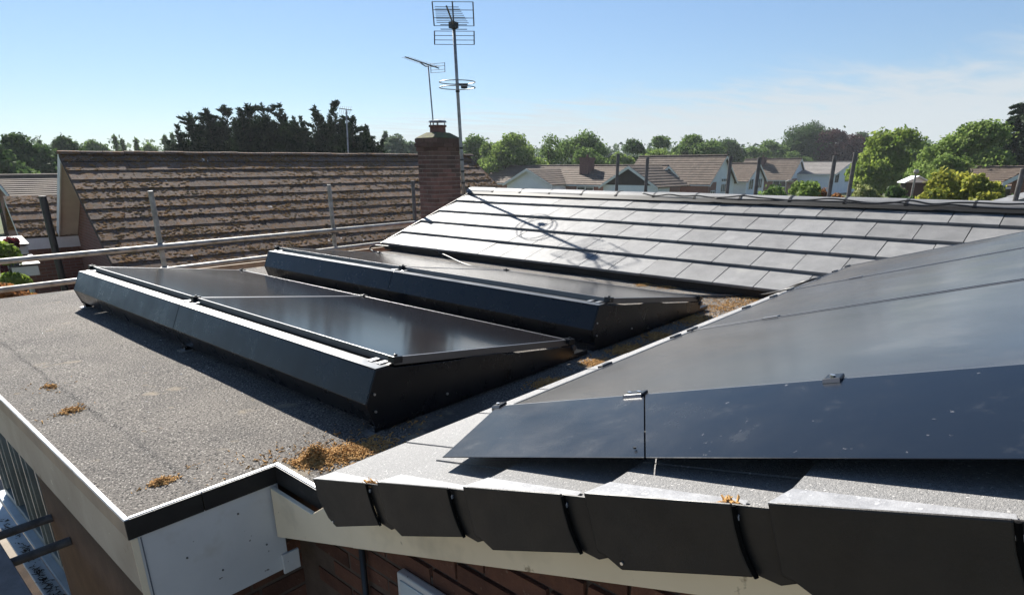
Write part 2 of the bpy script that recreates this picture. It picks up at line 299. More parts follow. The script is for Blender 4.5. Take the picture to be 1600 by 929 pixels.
def build_flat_roof():
    # felt sheet with slight swells at the laps
    xs = sorted([-0.013, 0.4685]+[0.03+0.07*i for i in range(68)]+[lx+d for lx in (0.20, 1.05, 2.0, 2.95, 3.9) for d in (-.02, -.012, -.006, .001, .006, .012, .02, .045)]); ys = sorted([-0.0135]+[-0.85+0.06*i for i in range(88)])
    xs = [x for x in xs if x < 4.7]+[4.7]; ys = [y for y in ys if y < YB-0.012]+[YB-0.012]
    rnd = np.random.RandomState(3); v = []; idx = {}; f = []
    for i, x in enumerate(xs):
        for j, y in enumerate(ys):
            z = 0.0
            for lx in (0.20, 1.05, 2.0, 2.95, 3.9): z += 0.009/(1+math.exp(min(40, -(x-lx-0.006*math.sin(3*y)-.004*math.sin(11*y))/0.004)))*math.exp(-max(0, x-lx)/.12)
            z += 0.003*math.exp(-((y-1.35-0.02*math.sin(4*x))/0.03)**2)+0.002*math.sin(5*x+1)*math.sin(4*y)
            idx[i, j] = len(v); v.append((x, y, z))
    for i in range(len(xs)-1):
        for j in range(len(ys)-1):
            if xs[i+1] < 0.469 and ys[j+1] < -0.013: continue
            f.append((idx[i, j], idx[i+1, j], idx[i+1, j+1], idx[i, j+1]))
    me = bpy.data.meshes.new('flat_roof'); me.from_pydata(v, [], f)
    o = link('flat_roof', me, M['felt'], house, smooth=True)
    o['label'] = 'speckled grey brown felt flat roof'
    b = MB(); b.box((0.02, 0.02, -0.20), (4.7, YB-0.02, -0.012)); b.box((0.66, -0.9, -0.20), (4.7, 0.019, -0.013)); b.build('roof_deck', M['wall_brown'], house)
    # edge trims: pale lip, stained drip face on the left, black on the front and return
    t = MB(); t.box((-0.027, -0.030, -0.004), (-0.012, YB, 0.007)); t.build('edge_lip', M['trim_white'], o, bevel=0.003)
    t = MB(); t.box((-0.026, -0.022, -0.062), (-0.020, YB, -0.0045)); t.build('drip_edge', M['trim_brown'], o)
    t = MB(); t.box((-0.0118, -0.0253, -0.003), (0.4522, -0.0125, 0.0062)); t.build('edge_lip', M['trim_white'], o, bevel=0.003)
    for x0, x1 in ((-0.027, 0.196), (0.1985, 0.452)):
        t = MB(); t.box((x0, -0.031, -0.062), (x1, -0.0255, 0.0035)); t.build('black_trim', M['black_plastic'], o, bevel=0.0015)
    t = MB(); t.box((0.4525, -0.42, -0.003), (0.4695, -0.0127, 0.0064)); t.build('edge_lip', M['trim_white'], o, bevel=0.003)
    t = MB(); t.box((0.4475, -0.42, -0.064), (0.4523, -0.0256, 0.0032)); t.build('black_trim', M['black_plastic'], o, bevel=0.0015)
    # fascia boards
    t = MB(); t.box((-0.019, -0.019, -0.265), (0.001, YB, -0.045)); t.build('fascia_board', M['fascia_dirty'], house, bevel=0.003)['label'] = 'dirty grey cream fascia board on the left edge'
    t = MB(); t.box((-0.0185, -0.0245, -0.41), (0.452, -0.0195, -0.063)); t.build('fascia_board', M['fascia_white'], house, bevel=0.002)['label'] = 'white fascia board on the front corner'
    t = MB(); t.box((0.005, -0.0265, -0.41), (0.0085, -0.0247, -0.068)); t.build('board_joint', M['label_grey'], house)
    t = MB(); t.box((-0.021, -0.0262, -0.41), (-0.002, -0.0249, -0.066)); t.build('corner_bead', M['fascia_cream'], house)
    t = MB(); t.box((0.425, -0.036, -0.425), (0.49, -0.0265, -0.345)); t.build('corner_block', M['fascia_white'], house, bevel=0.002)
    t = MB(); t.box((0.0, 0.0, -0.262), (0.13, YB-0.02, -0.25)); t.box((0.002, -0.0195, -0.40), (0.46, 0.16, -0.385)); t.build('soffit', M['fascia_dirty'], house)
    t = MB(); t.box((0.02, YB-0.019, -0.26), (4.6, YB-0.004, -0.01)); t.build('fascia_board', M['fascia_dirty'], house)
    # a few lines of corrosion: screws
    for x, z in ((0.12, -0.2), (0.3, -0.12), (0.38, -0.28), (0.22, -0.3)):
        t = MB(); t.tube([(x, -0.0245, z), (x, -0.0272, z)], 0.0035, 8); t.build('screw', M['tube_dark'], house)
build_flat_roof()

def brick_proto(name, l, w, h, m):
    b = MB(); j = 0.002
    b.hexa([(-l/2, -w/2+j, -h/2+j), (l/2, -w/2+j, -h/2+j), (l/2, w/2-j, -h/2+j), (-l/2, w/2-j, -h/2+j)], [(-l/2+j, -w/2, h/2-j), (l/2-j, -w/2, h/2-j), (l/2-j, w/2, h/2-j), (-l/2+j, w/2, h/2-j)])
    me = b.mesh(name); fixn(me); me.materials.append(m); return me
BR = brick_proto('brick', 0.215, 0.1025, 0.065, M['brick']); BRO = brick_proto('brick_old', 0.215, 0.1025, 0.065, M['brick_old']); BRS = brick_proto('brick_soot', 0.215, 0.1025, 0.065, M['brick_soot'])
def put(name, me, parent, loc, rot=None):
    o = bpy.data.objects.new(name, me); COL.objects.link(o); o.parent = parent; o.location = loc
    if rot is not None: o.rotation_euler = rot
    return o
def build_walls():
    w = MB(); w.box((0.5705, -4.2, GROUND-0.3), (4.9, 0.16, -0.20)); o = w.build('wall', M['mortar_dark'], house)
    for k in range(24):                       # side wall under the barge board
        z = -1.10+0.075*k
        for j in range(11):
            y = -0.02-0.225*j-(0.1125 if k % 2 else 0)
            if z > max(-.16, -0.02+(-y-0.4)*0.32): continue
            put('brick', BR, o, (0.618+random.uniform(-.002, .002), y-0.11, z), (0, 0, R(90)+random.uniform(-.006, .006)))
    w = MB(); w.prism([(0.58, -0.30, -0.205), (0.58, -4.2, -0.205), (0.58, -4.2, 1.03), (0.58, -0.55, 0.02)], (0.05, 0, 0)); w.build('gable_wall', M['mortar_dark'], house)
    f = MB(); f.box((0.13, 0.17, GROUND-0.3), (0.60, 2.25, -0.262)); o2 = f.build('wall', M['wall_brown'], house); o2['label'] = 'brown rendered wall under the left fascia'
    f = MB(); f.box((0.14, 0.11, GROUND-0.3), (0.58, 0.168, -0.386)); o3 = f.build('wall', M['mortar_dark'], house)
    for k in range(10):
        z = -1.10+0.075*k
        for j in range(2):
            x = 0.245+0.225*j-(0.0 if k % 2 else 0.0)
            if z > -0.42: continue
            put('brick', BR, o3, (x+(0.03 if k % 2 else 0), 0.158+random.uniform(-.002, .002)-0.0, z), (0, 0, random.uniform(-.006, .006)))
    # far side walls
    f = MB(); f.box((0.60, 2.25, GROUND-0.3), (4.9, YB-0.05, -0.21)); f.box((4.5, YB-0.04, GROUND-0.3), (7.9, YV-0.12, -0.02)); f.box((4.95, -4.2, GROUND-0.3), (7.9, YB-0.06, -0.03)); f.build('wall', M['gable_brick'], house)
    f = MB(); f.prism([(4.45, YV-0.13, -0.02), (7.45, YV-0.13, -0.02), (5.94, YV-0.13, 0.56)], (0, -0.1, 0)); f.build('gable_wall', M['gable_brick'], house)
build_walls()

def build_glazing():
    f = MB(); f.box((0.235, 2.26, -1.55), (0.245, YB-0.1, -0.27)); g = f.build('window', M['window_glass'], house); g['label'] = 'grey green framed window strip with pale sill'
    for y in (2.29, 2.62, 3.0, 3.35, 3.8, 4.2):
        f = MB(); f.box((0.19, y-0.035, -1.5), (0.234, y+0.035, -0.268)); f.build('frame_post', M['pvc_frame'], g, bevel=0.004)
        f = MB(); f.box((0.175, y-0.015, -1.5), (0.19, y+0.015, -0.268)); f.build('bead', M['pvc_frame'], g)
    f = MB(); f.box((0.18, 2.255, -1.56), (0.25, YB-0.1, -1.50)); f.build('bottom_rail', M['pvc_frame'], g, bevel=0.004)
    f = MB(); f.box((0.03, 1.2, -1.61), (0.128, YB, -1.585)); f.box((0.131, 2.252, -1.60), (0.20, YB, -1.565)); f.build('sill', M['pvc_grey'], g, bevel=0.004)
    d = MB(); rnd = random.Random(5)
    for i in range(420):
        c = rnd.choice([(0.075, 2.0), (0.08, 2.35), (0.07, 2.7), (0.085, 3.1), (0.075, 3.6)]); x = c[0]+rnd.gauss(0, .018); y = c[1]+rnd.gauss(0, .10)
        a = rnd.uniform(0, 6.3); l = rnd.uniform(.006, .022); z = -1.584+rnd.uniform(0, .008); dx, dy = math.cos(a)*l, math.sin(a)*l
        d.add([(x-dx, y-dy, z), (x+dy*.3, y-dx*.3, z+.003), (x+dx, y+dy, z+.006), (x-dy*.3, y+dx*.3, z+.002)], [(0, 1, 2, 3)])
    tag(d.build('leaf_litter', M['bark'], fix=False), 'dark dry leaf litter scattered on the pale sill', 'litter', kind='stuff')
build_glazing()

# ------------------------------------------------------------------ tiled slopes
def tile_proto(name, w, l, t, gauge, m):
    """local x across, y up the slope from the lower edge, z normal; the lower edge lies proud so that courses overlap"""
    k = -t*1.05/gauge; b = MB(); g = 0.0026; c = 0.003
    def P(x, y, z): return (x, y, z+k*y)
    b.hexa([P(-w/2+g, 0, -t), P(w/2-g, 0, -t), P(w/2-g, l, -t), P(-w/2+g, l, -t)], [P(-w/2+g, 0, -c), P(w/2-g, 0, -c), P(w/2-g, l, -c), P(-w/2+g, l, -c)])
    b.hexa([P(-w/2+g, 0, -c), P(w/2-g, 0, -c), P(w/2-g, l, -c), P(-w/2+g, l, -c)], [P(-w/2+g+.0012, .003, 0), P(w/2-g-.0012, .003, 0), P(w/2-g-.0012, l, 0), P(-w/2+g+.0012, l, 0)])
    me = b.mesh(name); fixn(me); me.materials.append(m); return me
far_rot = Matrix(((0, math.cos(TH), -math.sin(TH)), (-1, 0, 0), (0, math.sin(TH), math.cos(TH)))).to_4x4()
near_rot = Matrix(((1, 0, 0), (0, -math.cos(TN), math.sin(TN)), (0, math.sin(TN), math.cos(TN)))).to_4x4()
near_rot2 = Matrix(((-1, 0, 0), (0, -math.cos(TN), math.sin(TN)), (0, math.sin(TN), math.cos(TN)))).to_4x4()
def put_m(name, me, parent, Mx):
    o = bpy.data.objects.new(name, me); COL.objects.link(o); o.parent = parent; o.matrix_local = Mx; return o
def build_far_slope():
    b = MB(); dlen = ridge_d
    b.prism([far_pt(YV-0.02, 0.05, -0.045), far_pt(-3.6, 0.05, -0.045), far_pt(-3.6, dlen, -0.045), far_pt(YV-0.02, dlen, -0.045)], (0, 0, -0.03))
    root = b.build('tiled_roof', M['black_plastic'], house); root['label'] = 'far slope of flat dark grey interlocking tiles'
    TW = 0.33; me = tile_proto('tile', TW, 0.42, 0.023, GA, M['tile'])
    narrow = tile_proto('tile_half', TW/2, 0.42, 0.023, GA, M['tile'])
    for k in range(5):
        # valley line: stop where the near slope covers
        d_mid = (k+0.5)*GA; z = ZE+d_mid*math.sin(TH); yval = YN-(z-ZN)/math.tan(TN)
        y = YV; first = (k % 2 == 1)
        while y > yval-0.55:
            w = TW/2 if first else TW; m = narrow if first else me; first = False
            yc = y-w/2
            Mx = Matrix.Translation(far_pt(yc, k*GA, random.uniform(-.0012, .0012))) @ far_rot @ Euler((random.uniform(-.004, .004), random.uniform(-.003, .003), random.uniform(-.0025, .0025))).to_matrix().to_4x4()
            if k == 4:      # cut under the ridge
                pass
            put_m('tile', m, root, Mx); y -= w
    # eave fascia in shadow and gutter-less vent strip
    f = MB(); f.box((XE+0.035, -0.75, 0.004), (XE+0.055, YV-0.01, ZE-0.03)); f.build('eave_fascia', M['black_plastic'], house)
    # verge cap along the gable edge
    v = MB(); v.prism([far_pt(YV+0.012, -0.01, -0.055), far_pt(YV+0.012, dlen, -0.055), far_pt(YV+0.012, dlen, -0.004), far_pt(YV+0.012, -0.01, -0.004)], (0, -0.011, 0)); v.build('verge_strip', M['black_plastic'], root)
    # back slope, stepped courses
    s = MB(); xr = XE+dlen*math.cos(TH); zr = ZE+dlen*math.sin(TH)
    for k in range(5):
        d0, d1 = k*GA, (k+1)*GA+0.05; c, sn = math.cos(TH), math.sin(TH)
        p = lambda y, d, h: (xr+0.004+d*c+h*sn, y, zr-d*sn+h*c)
        s.hexa([p(-3.6, d0, -.05), p(-3.6, d1, -.03), p(YV, d1, -.03), p(YV, d0, -.05)], [p(-3.6, d0, -.027), p(-3.6, d1, 0), p(YV, d1, 0), p(YV, d0, -.027)])
    s.build('back_slope', M['tile'], house)
    # ridge tiles
    rl = 0.48; n = 18; y = YV+0.03; i = 0
    rm = MB(); prof = [(math.cos(math.pi*a/n)*0.120, math.sin(math.pi*a/n)*0.070) for a in range(n+1)]; prof_i = [(x*0.86, z*0.82) for x, z in prof]
    ring = lambda yy, pr: [(x, yy, z) for x, z in pr]
    vs = ring(0, prof)+ring(-rl+0.004, prof)+ring(0, prof_i)+ring(-rl+0.004, prof_i); m_ = n+1
    fs = [(a, a+1, m_+a+1, m_+a) for a in range(n)]+[(2*m_+a, 3*m_+a, 3*m_+a+1, 2*m_+a+1) for a in range(n)]
    fs += [(a, 2*m_+a, 2*m_+a+1, a+1) for a in range(n)]+[(m_+a, m_+a+1, 3*m_+a+1, 3*m_+a) for a in range(n)]
    fs += [(0, m_, 3*m_, 2*m_), (n, 2*m_+n, 3*m_+n, m_+n)]
    rm.add(vs, fs); rme = rm.mesh('ridge_tile'); fixn(rme); rme.materials.append(M['ridge'])
    cl = MB(); pr = [(math.cos(math.pi*a/n)*0.1235, math.sin(math.pi*a/n)*0.0735) for a in range(n+1)]
    cl.add(ring(0.008, pr)+ring(-0.012, pr)+ring(0.008, prof)+ring(-0.012, prof), fs); cme = cl.mesh('ridge_clip'); fixn(cme); cme.materials.append(M['black_plastic'])
    zr0 = zr-0.034
    while y > -3.4:
        put('ridge_tile', rme, root, (xr+0.01, y, zr0+random.uniform(-.003, .003)), (random.uniform(-.006, .006), 0, random.uniform(-.006, .006)))
        y -= rl; put('ridge_clip', cme, root, (xr+0.01, y+0.002, zr0))
    e = MB(); e.add([(xr+0.01+x*0.97, YV+0.034, zr0+z*0.97) for x, z in prof]+[(xr+0.01+x*0.97, YV+0.045, zr0+z*0.97) for x, z in prof], [tuple(range(m_)), tuple(range(2*m_-1, m_-1, -1))]+[(a, m_+a, m_+a+1, a+1) for a in range(n)]+[(0, n, m_+n, m_)])
    e.build('ridge_end_cap', M['black_plastic'], root)
    u = MB(); u.prism([far_pt(YV, dlen-0.14, 0.004), far_pt(-3.4, dlen-0.14, 0.004), far_pt(-3.4, dlen-0.09, 0.03), far_pt(YV, dlen-0.09, 0.03)], (0.03, 0, 0)); u.build('ridge_roll', M['rubber'], root)
    # paper stickers left on one tile
    t = MB(); c0 = (YV-0.66, 2.1*GA)
    def st(y0, y1, d0, d1, h, m):
        b = MB(); q = lambda y, d, hh: far_pt(y, d, hh-0.024/GA*(d-2*GA)); b.hexa([q(y0, d0, h), q(y1, d0, h), q(y1, d1, h), q(y0, d1, h)][::-1], [q(y0, d0, h+.001), q(y1, d0, h+.001), q(y1, d1, h+.001), q(y0, d1, h+.001)][::-1]); return b.build('sticker', m, root)
    st(YV-0.52, YV-0.80, 2*GA+0.015, 2*GA+0.30, 0.001, M['label_white']); st(YV-0.60, YV-0.74, 2*GA+0.12, 2*GA+0.19, 0.0028, M['label_grey'])
build_far_slope()

VX = 0.315
def build_near_slope():
    b = MB(); b.prism([near_pt(0.36, 0.03, -0.05), near_pt(6.6, 0.03, -0.05), near_pt(6.6, 3.6, -0.05), near_pt(0.36, 3.6, -0.05)], (0, 0, -0.03))
    root = b.build('tiled_roof', M['black_plastic'], house); root['label'] = 'near slope of grey granular tiles carrying solar panels'
    TW = 0.325; me = tile_proto('tile', TW, 0.40, 0.026, GN, M['tile_cut']); half = tile_proto('tile_half', TW/2, 0.40, 0.026, GN, M['tile_cut'])
    for k in range(8):
        zz = ZN+(k+0.5)*GN*math.sin(TN); xval = XE+(zz-ZE)/math.tan(TH); x = VX+0.012; first = (k % 2 == 1)
        while x < min(xval, 6.2) and (x < 1.2 or k < 5):
            w = TW/2 if first else TW; m = half if first else me; first = False
            Mx = Matrix.Translation(near_pt(x+w/2, (k*GN+.033 if k else 0), random.uniform(-.001, .001))) @ near_rot2 @ Euler((random.uniform(-.003, .003), random.uniform(-.003, .003), random.uniform(-.003, .003))).to_matrix().to_4x4()
            put_m('tile', m, root, Mx); x += w
    # eave closure under the first course
    e = MB(); e.prism([(0.50, YN-0.03, 0.004), (4.55, YN-0.03, 0.004), (4.55, YN-0.03, ZN-0.035), (0.50, YN-0.03, ZN-0.035)], (0, -0.02, 0)); e.build('eave_fascia', M['black_plastic'], house)
    # dry verge caps: one per course, stepped; side plate, recessed tail and top lip
    def side(poly, off, nm, m, par, bev=0.003):
        b = MB(); b.prism([near_pt(VX+off, d, h) for d, h in poly], (0.006, 0, 0)); return b.build(nm, m, par, bevel=bev)
    for k in range(8):
        d0 = k*GN+.033
        side([(d0-.004, .008), (d0+.255, .0035), (d0+.254, -.035), (d0+.257, -.07), (d0+.267, -.106), (d0+.04, -.126), (d0+.012, -.104), (d0-.004, -.098)] if k else
             [(d0-.004, .008), (d0+.255, .0035), (d0+.254, -.035), (d0+.257, -.07), (d0+.267, -.106), (d0+.05, -.128), (d0+.02, -.104), (d0-.004, -.05)], -0.004, 'verge_cap', M['black_plastic'], root)
        side([(d0+.245, .000), (d0+.325, -.004), (d0+.345, -.105), (d0+.30, -.118), (d0+.258, -.103)], 0.004, 'cap_tail', M['black_plastic'], root)
        rib = MB(); rib.tube([near_pt(VX-0.003, d0+a, h) for a, h in ((.258, .001), (.257, -.03), (.259, -.06), (.264, -.085), (.271, -.106))], 0.0036, 6); rib.build('cap_rib', M['groove'], root)
        t = MB(); q = lambda d, x, h: near_pt(x, d, h-.026*1.05/GN*(d-d0))
        t.hexa([q(d0-.004, VX-.003, .001), q(d0+.262, VX-.003, .001), q(d0+.235, VX+.062, .001), q(d0+.006, VX+.062, .001)][::-1], [q(d0-.004, VX-.003, .0085), q(d0+.262, VX-.003, .0085), q(d0+.250, VX+.062, .0045), q(d0+.006, VX+.062, .0045)][::-1])
        t.build('cap_lip', M['lip'], root, bevel=0.002)
        for a, h in (((.045, -.112),) if k in (0, 3) else ()):
            s = MB(); c = near_pt(VX-.004, d0+a, h); s.tube([c, c+Vector((-.003, 0, 0))], .003, 8); s.build('screw', M['steel'], root)
    # barge board below the verge, butted boards
    def barge(y0, y1):
        zt = lambda y: 0.165+(YN-y)*math.tan(TN)-0.05 if y < YN else 0.10-0.14*(y-YN)/0.5
        zb = lambda y: -0.099+(-0.505-y)*0.355
        b = MB(); b.prism([(0.415, y0, zb(y0)), (0.415, y1, zb(y1)), (0.415, y1, zt(y1)), (0.415, y0, zt(y0))], (0.018, 0, 0)); return b.build('barge_board', M['fascia_cream'], house, bevel=0.002)
    barge(-0.52, -2.9); 
    b = MB(); b.prism([(0.4165, -0.038, -0.262), (0.4165, -0.5185, -0.094), (0.4165, -0.5185, 0.09), (0.4165, -0.30, -0.066), (0.4165, -0.038, -0.066)], (0.016, 0, 0)); b.build('barge_board', M['fascia_cream'], house, bevel=0.002)
    s = MB(); s.prism([(0.434, -0.10, -0.20), (0.434, -2.9, 0.78), (0.61, -2.9, 0.78), (0.61, -0.10, -0.20)], (0, 0, 0.012)); s.build('soffit', M['fascia_cream'], house)
build_near_slope()
def build_wall_bits():
    p0 = onplane(566, 868, 0, 0.548); p = thing('drainpipe', 'thin black pipe running down the brick wall under the cream barge board', 'pipe')
    t = MB(); t.tube([(0.548, p0[1], -0.17), (0.548, p0[1], -2.4)], 0.011, 10); t.build('pipe_run', M['rubber'], p, smooth=True)
    for z in (-0.5, -1.2, -1.9):
        t = MB(); t.box((0.535, p0[1]-0.018, z-0.008), (0.566, p0[1]+0.018, z+0.008)); t.build('clip', M['rubber'], p)
    a = onplane(617, 893, 0, 0.53); w = thing('meter_box', 'pale meter box on the brick wall at the bottom of the view', 'meter box')
    t = MB(); t.box((0.535, a[1]-0.30, a[2]-0.45), (0.565, a[1], a[2]+0.0)); t.build('body', M['fascia_white'], w, bevel=0.006)
    t = MB(); t.box((0.530, a[1]-0.28, a[2]-0.43), (0.5349, a[1]-0.02, a[2]-0.02)); t.build('door', M['pvc_grey'], w, bevel=0.003)
build_wall_bits()

# ------------------------------------------------------------------ flat roof solar arrays
def build_array(x, y0, label):
    a = thing('solar_array', label, 'solar array', 'solar arrays on the flat roof', (x, y0, 0))
    L = 3.545; ZH = 0.259; th = R(8.2); PH = 0.288; PX = 0.095
    # deflector in two lengths: lower face, upper face, top flange
    prof = [(-0.022, 0.045), (-0.056, 0.135), (0.0, ZH), (0.062, ZH+0.003), (0.062, ZH-0.004), (0.004, ZH-0.006), (-0.051, 0.135), (-0.017, 0.045)]
    for ya, yb in ((0.0, L/2-0.0015), (L/2+0.0015, L)):
        b = MB(); b.prism([(px, ya, pz) for px, pz in prof], (0, yb-ya, 0)); b.build('deflector', M['black_metal'], a, bevel=0.0022)
        b = MB(); b.box((0.001, ya+.001, ZH+0.0032), (0.0615, yb-.001, ZH+0.0045)); b.build('top_flange', M['satin'], a)
    # end plates
    q = lambda d, h: (PX+d*math.cos(th)+h*math.sin(th), PH-d*math.sin(th)+h*math.cos(th))
    poly = [(-0.022, 0.03), (-0.056, 0.135), (0.0, ZH), (0.062, ZH), q(0.0, -0.04), q(0.35, -0.038), q(0.40, -0.030), q(0.60, -0.030), q(0.65, -0.038), q(1.17, -0.036), (1.25, 0.06), (1.24, 0.03)]
    for yy in (-0.006, L+0.002):
        b = MB(); b.prism([(px, yy, pz) for px, pz in poly], (0, 0.004, 0)); b.build('side_plate', M['black_metal'], a, bevel=0.0012)
    b = MB(); b.prism([(0.0, 0.0, ZH), (0.062, 0.0, ZH), (0.10, 0.0, ZH+.004), (0.10, 0.03, ZH+.004), (0.062, 0.03, ZH), (0.0, 0.03, ZH)], (0, 0, 0.004)); b.build('end_strap', M['black_metal'], a)
    # panels
    for ya in (0.0, L/2+0.006):
        w = L/2-0.006
        Mx = Matrix.Translation((PX, ya, PH)) @ Matrix.Rotation(th, 4, 'Y')
        fr = MB(); t = 0.032; e = 0.011
        for lo, hi in (((0, 0, -t), (e, w, 0)), ((1.134-e, 0, -t), (1.134, w, 0)), ((e, 0, -t), (1.134-e, e, 0)), ((e, w-e, -t), (1.134-e, w, 0))): fr.box(lo, hi, Mx)
        p = fr.build('panel', M['frame'], a, bevel=0.001)
        g = MB(); g.box((e, e, -0.010), (1.134-e, w-e, -0.0018), Mx); g.build('glass', M['glass'], p)
        bk = MB(); bk.box((e, e, -0.018), (1.134-e, w-e, -0.0105), Mx); bk.build('backsheet', M['black_plastic'], p)
    # straps from deflector flange to panel, pairs at middle and ends
    for yy in (L-0.03, L/2+0.05, L/2-0.05, 0.04, 0.095, L-0.09):
        b = MB(); b.box((0.045, yy-0.013, ZH+0.005), (PX+0.02, yy+0.013, ZH+0.0095)); b.build('strap', M['steel'], a, bevel=0.001)
    for yy in (L-0.55, L-0.75):
        b = MB(); b.box((0.064, yy-0.02, ZH-0.09), (PX+0.15, yy+0.02, ZH-0.08)); b.build('rail_end', M['steel'], a)
    # clamps on the panel edges
    def clamp(d, yy):
        b = MB(); c = Matrix.Translation((PX, yy, PH)) @ Matrix.Rotation(th, 4, 'Y')
        b.box((d-0.022, -0.018, -0.02), (d+0.022, 0.018, 0.007), c); b.tube([c @ Vector((d, 0, 0.007)), c @ Vector((d, 0, 0.014))], 0.008, 6); b.build('clamp', M['black_metal'], a, bevel=0.002)
    for yy in (-0.004, L/2, L+0.004):
        for d in (0.0, 1.134): clamp(d, yy)
    # base rails on feet
    for yy in (0.03, L/2, L-0.03):
        b = MB(); b.box((-0.02, yy-0.025, 0.008), (1.40, yy+0.025, 0.034)); b.build('base_rail', M['black_metal'], a, bevel=0.002)
        b = MB(); b.box((1.23, yy-0.03, 0.0345), (1.27, yy+0.03, 0.11)); b.build('foot', M['black_metal'], a, bevel=0.003)
        b = MB(); b.tube([(1.25, yy-0.045, 0.075), (1.25, yy+0.045, 0.075)], 0.016, 10); b.build('pivot', M['frame'], a)
        b = MB(); b.box((-0.045, yy-0.03, 0.0), (0.02, yy+0.03, 0.0075)); b.build('pad', M['steel'], a)
    for yy, z in ((0.012, 0.10), (0.012, 0.17)):
        b = MB(); b.tube([(-0.02, yy-0.02, z), (-0.02, yy-0.026, z)], 0.005, 8); b.build('screw', M['steel'], a)
    b = MB(); b.tube([(0.35, -0.006, 0.07), (0.35, -0.011, 0.07)], 0.006, 8); b.build('screw', M['steel'], a)
    return a
build_array(0.8645, -0.073, 'nearer tilted black solar array, in front of the other on the felt roof')
build_array(2.3427, -0.073, 'farther tilted black solar array, beside the far tiled slope')

# ------------------------------------------------------------------ pitched roof solar array
def build_roof_array():
    a = thing('solar_array', 'three large black panels with sloping skirt on the near tiled slope', 'solar array')
    X0, D0, H = 0.765, 0.37, 0.066; W, LN, G = 1.134, 1.762, 0.02; t = 0.032; e = 0.011
    def MX(x): return Matrix.Translation(near_pt(x, D0, H)) @ Matrix(((1, 0, 0, 0), (0, -math.cos(TN), math.sin(TN), 0), (0, math.sin(TN), math.cos(TN), 0), (0, 0, 0, 1)))
    for i in range(3):
        Mx = MX(X0+i*(W+G)); fr = MB()
        for lo, hi in (((0, 0, -t), (e, LN, 0)), ((W-e, 0, -t), (W, LN, 0)), ((e, 0, -t), (W-e, e, 0)), ((e, LN-e, -t), (W-e, LN, 0))): fr.box(lo, hi, Mx)
        p = fr.build('panel', M['frame'], a, bevel=0.001)
        g = MB(); g.box((e, e, -0.010), (W-e, LN-e, -0.0018), Mx); g.build('glass', M['glass_dust_sheen'], p)
        bk = MB(); bk.box((e, e, -0.018), (W-e, LN-e, -0.0105), Mx); bk.build('backsheet', M['black_plastic'], p)
    # mounting rails across
    for d in (0.35, 1.4):
        b = MB(); b.box((-0.02, d-0.02, -0.058), (3*W+2*G+0.02, d+0.02, -0.0325), MX(X0)); b.build('mounting_rail', M['frame'], a)
    # clamps along the lower edge and in the gaps
    def clamp(x, d, w=0.035, l=0.05, z=0.006, m='black_metal'):
        b = MB(); b.box((x-w, d-l/2, -0.03), (x+w, d+l/2, z), MX(X0)); b.build('clamp', M[m], a, bevel=0.002)
    for x in (0.50, 1.0, 1.144, 1.70, 2.05, 2.298, 2.75, 3.10, 3.38): clamp(x, -0.004, 0.03, 0.022)
    for x in (W+G/2, 2*W+1.5*G):
        for d in (0.32, 1.38): clamp(x, d, 0.014, 0.06, 0.004, 'frame')
    # lower edge skirt behind the farthest panel: short black closure
    b = MB(); b.hexa([near_pt(3.12, 0.25, 0.0), near_pt(3.50, 0.25, 0.0), near_pt(3.50, 0.33, 0.0), near_pt(3.12, 0.33, 0.0)], [near_pt(3.12, 0.29, 0.05), near_pt(3.50, 0.29, 0.05), near_pt(3.50, 0.33, 0.05), near_pt(3.12, 0.33, 0.05)]); b.build('edge_closure', M['black_metal'], a)
    # sloping skirt plates on the left side
    def skirt(d0, d1, e0=0.0, e1=0.0):
        top = lambda d: near_pt(X0-0.004, d, H+0.002); bot = lambda d: near_pt(0.445, d, 0.024)
        b = MB(); n = Vector((-0.12, 0, 1)).normalized()*0.0022
        q = [top(d0), top(d1), bot(d1+e1), bot(d0+e0)]
        b.hexa([p-n for p in q][::-1], [p for p in q][::-1]); o = b.build('skirt_plate', M['skirt'], a, bevel=0.0008)
        return o
    skirt(0.335, 0.822, 0.10, 0.18); skirt(0.825, 2.02, 0.18, 0.18)
    def bracket(d, bolts):
        w = 0.010*bolts+0.005; b = MB()
        P = lambda dd, x, h: near_pt(x, dd, h)
        b.hexa([P(d-w, X0-0.019, H-0.004), P(d+w, X0-0.019, H-0.004), P(d+w, X0+0.012, H+0.001), P(d-w, X0+0.012, H+0.001)][::-1], [P(d-w, X0-0.019, H+0.007), P(d+w, X0-0.019, H+0.007), P(d+w, X0+0.012, H+0.009), P(d-w, X0+0.012, H+0.009)][::-1])
        k = b.build('skirt_bracket', M['black_metal'], a, bevel=0.002)
        v = MB(); v.hexa([P(d-w, X0-0.025, H-0.012), P(d+w, X0-0.025, H-0.012), P(d+w, X0-0.0195, H-0.006), P(d-w, X0-0.0195, H-0.006)][::-1], [P(d-w, X0-0.024, H+0.0), P(d+w, X0-0.024, H+0.0), P(d+w, X0-0.0195, H+0.007), P(d-w, X0-0.0195, H+0.007)][::-1]); v.build('lip', M['frame'], k)
        for i in range(bolts):
            dd = d+(i-(bolts-1)/2)*0.026; c = P(dd, X0-0.010, H+0.008); s = MB(); s.tube([c, c+Vector((0, 0, 0.004))], 0.005, 6); s.build('bolt', M['steel'], k)
    bracket(0.342, 1); bracket(0.80, 2); bracket(1.235, 1); bracket(1.70, 1)
    # rivet in the skirt joint
    c = near_pt(0.475, 0.965, 0.031); s = MB(); s.tube([c, c+Vector((-0.0, 0, 0.003))], 0.003, 8); s.build('rivet', M['rubber'], a)
build_roof_array()

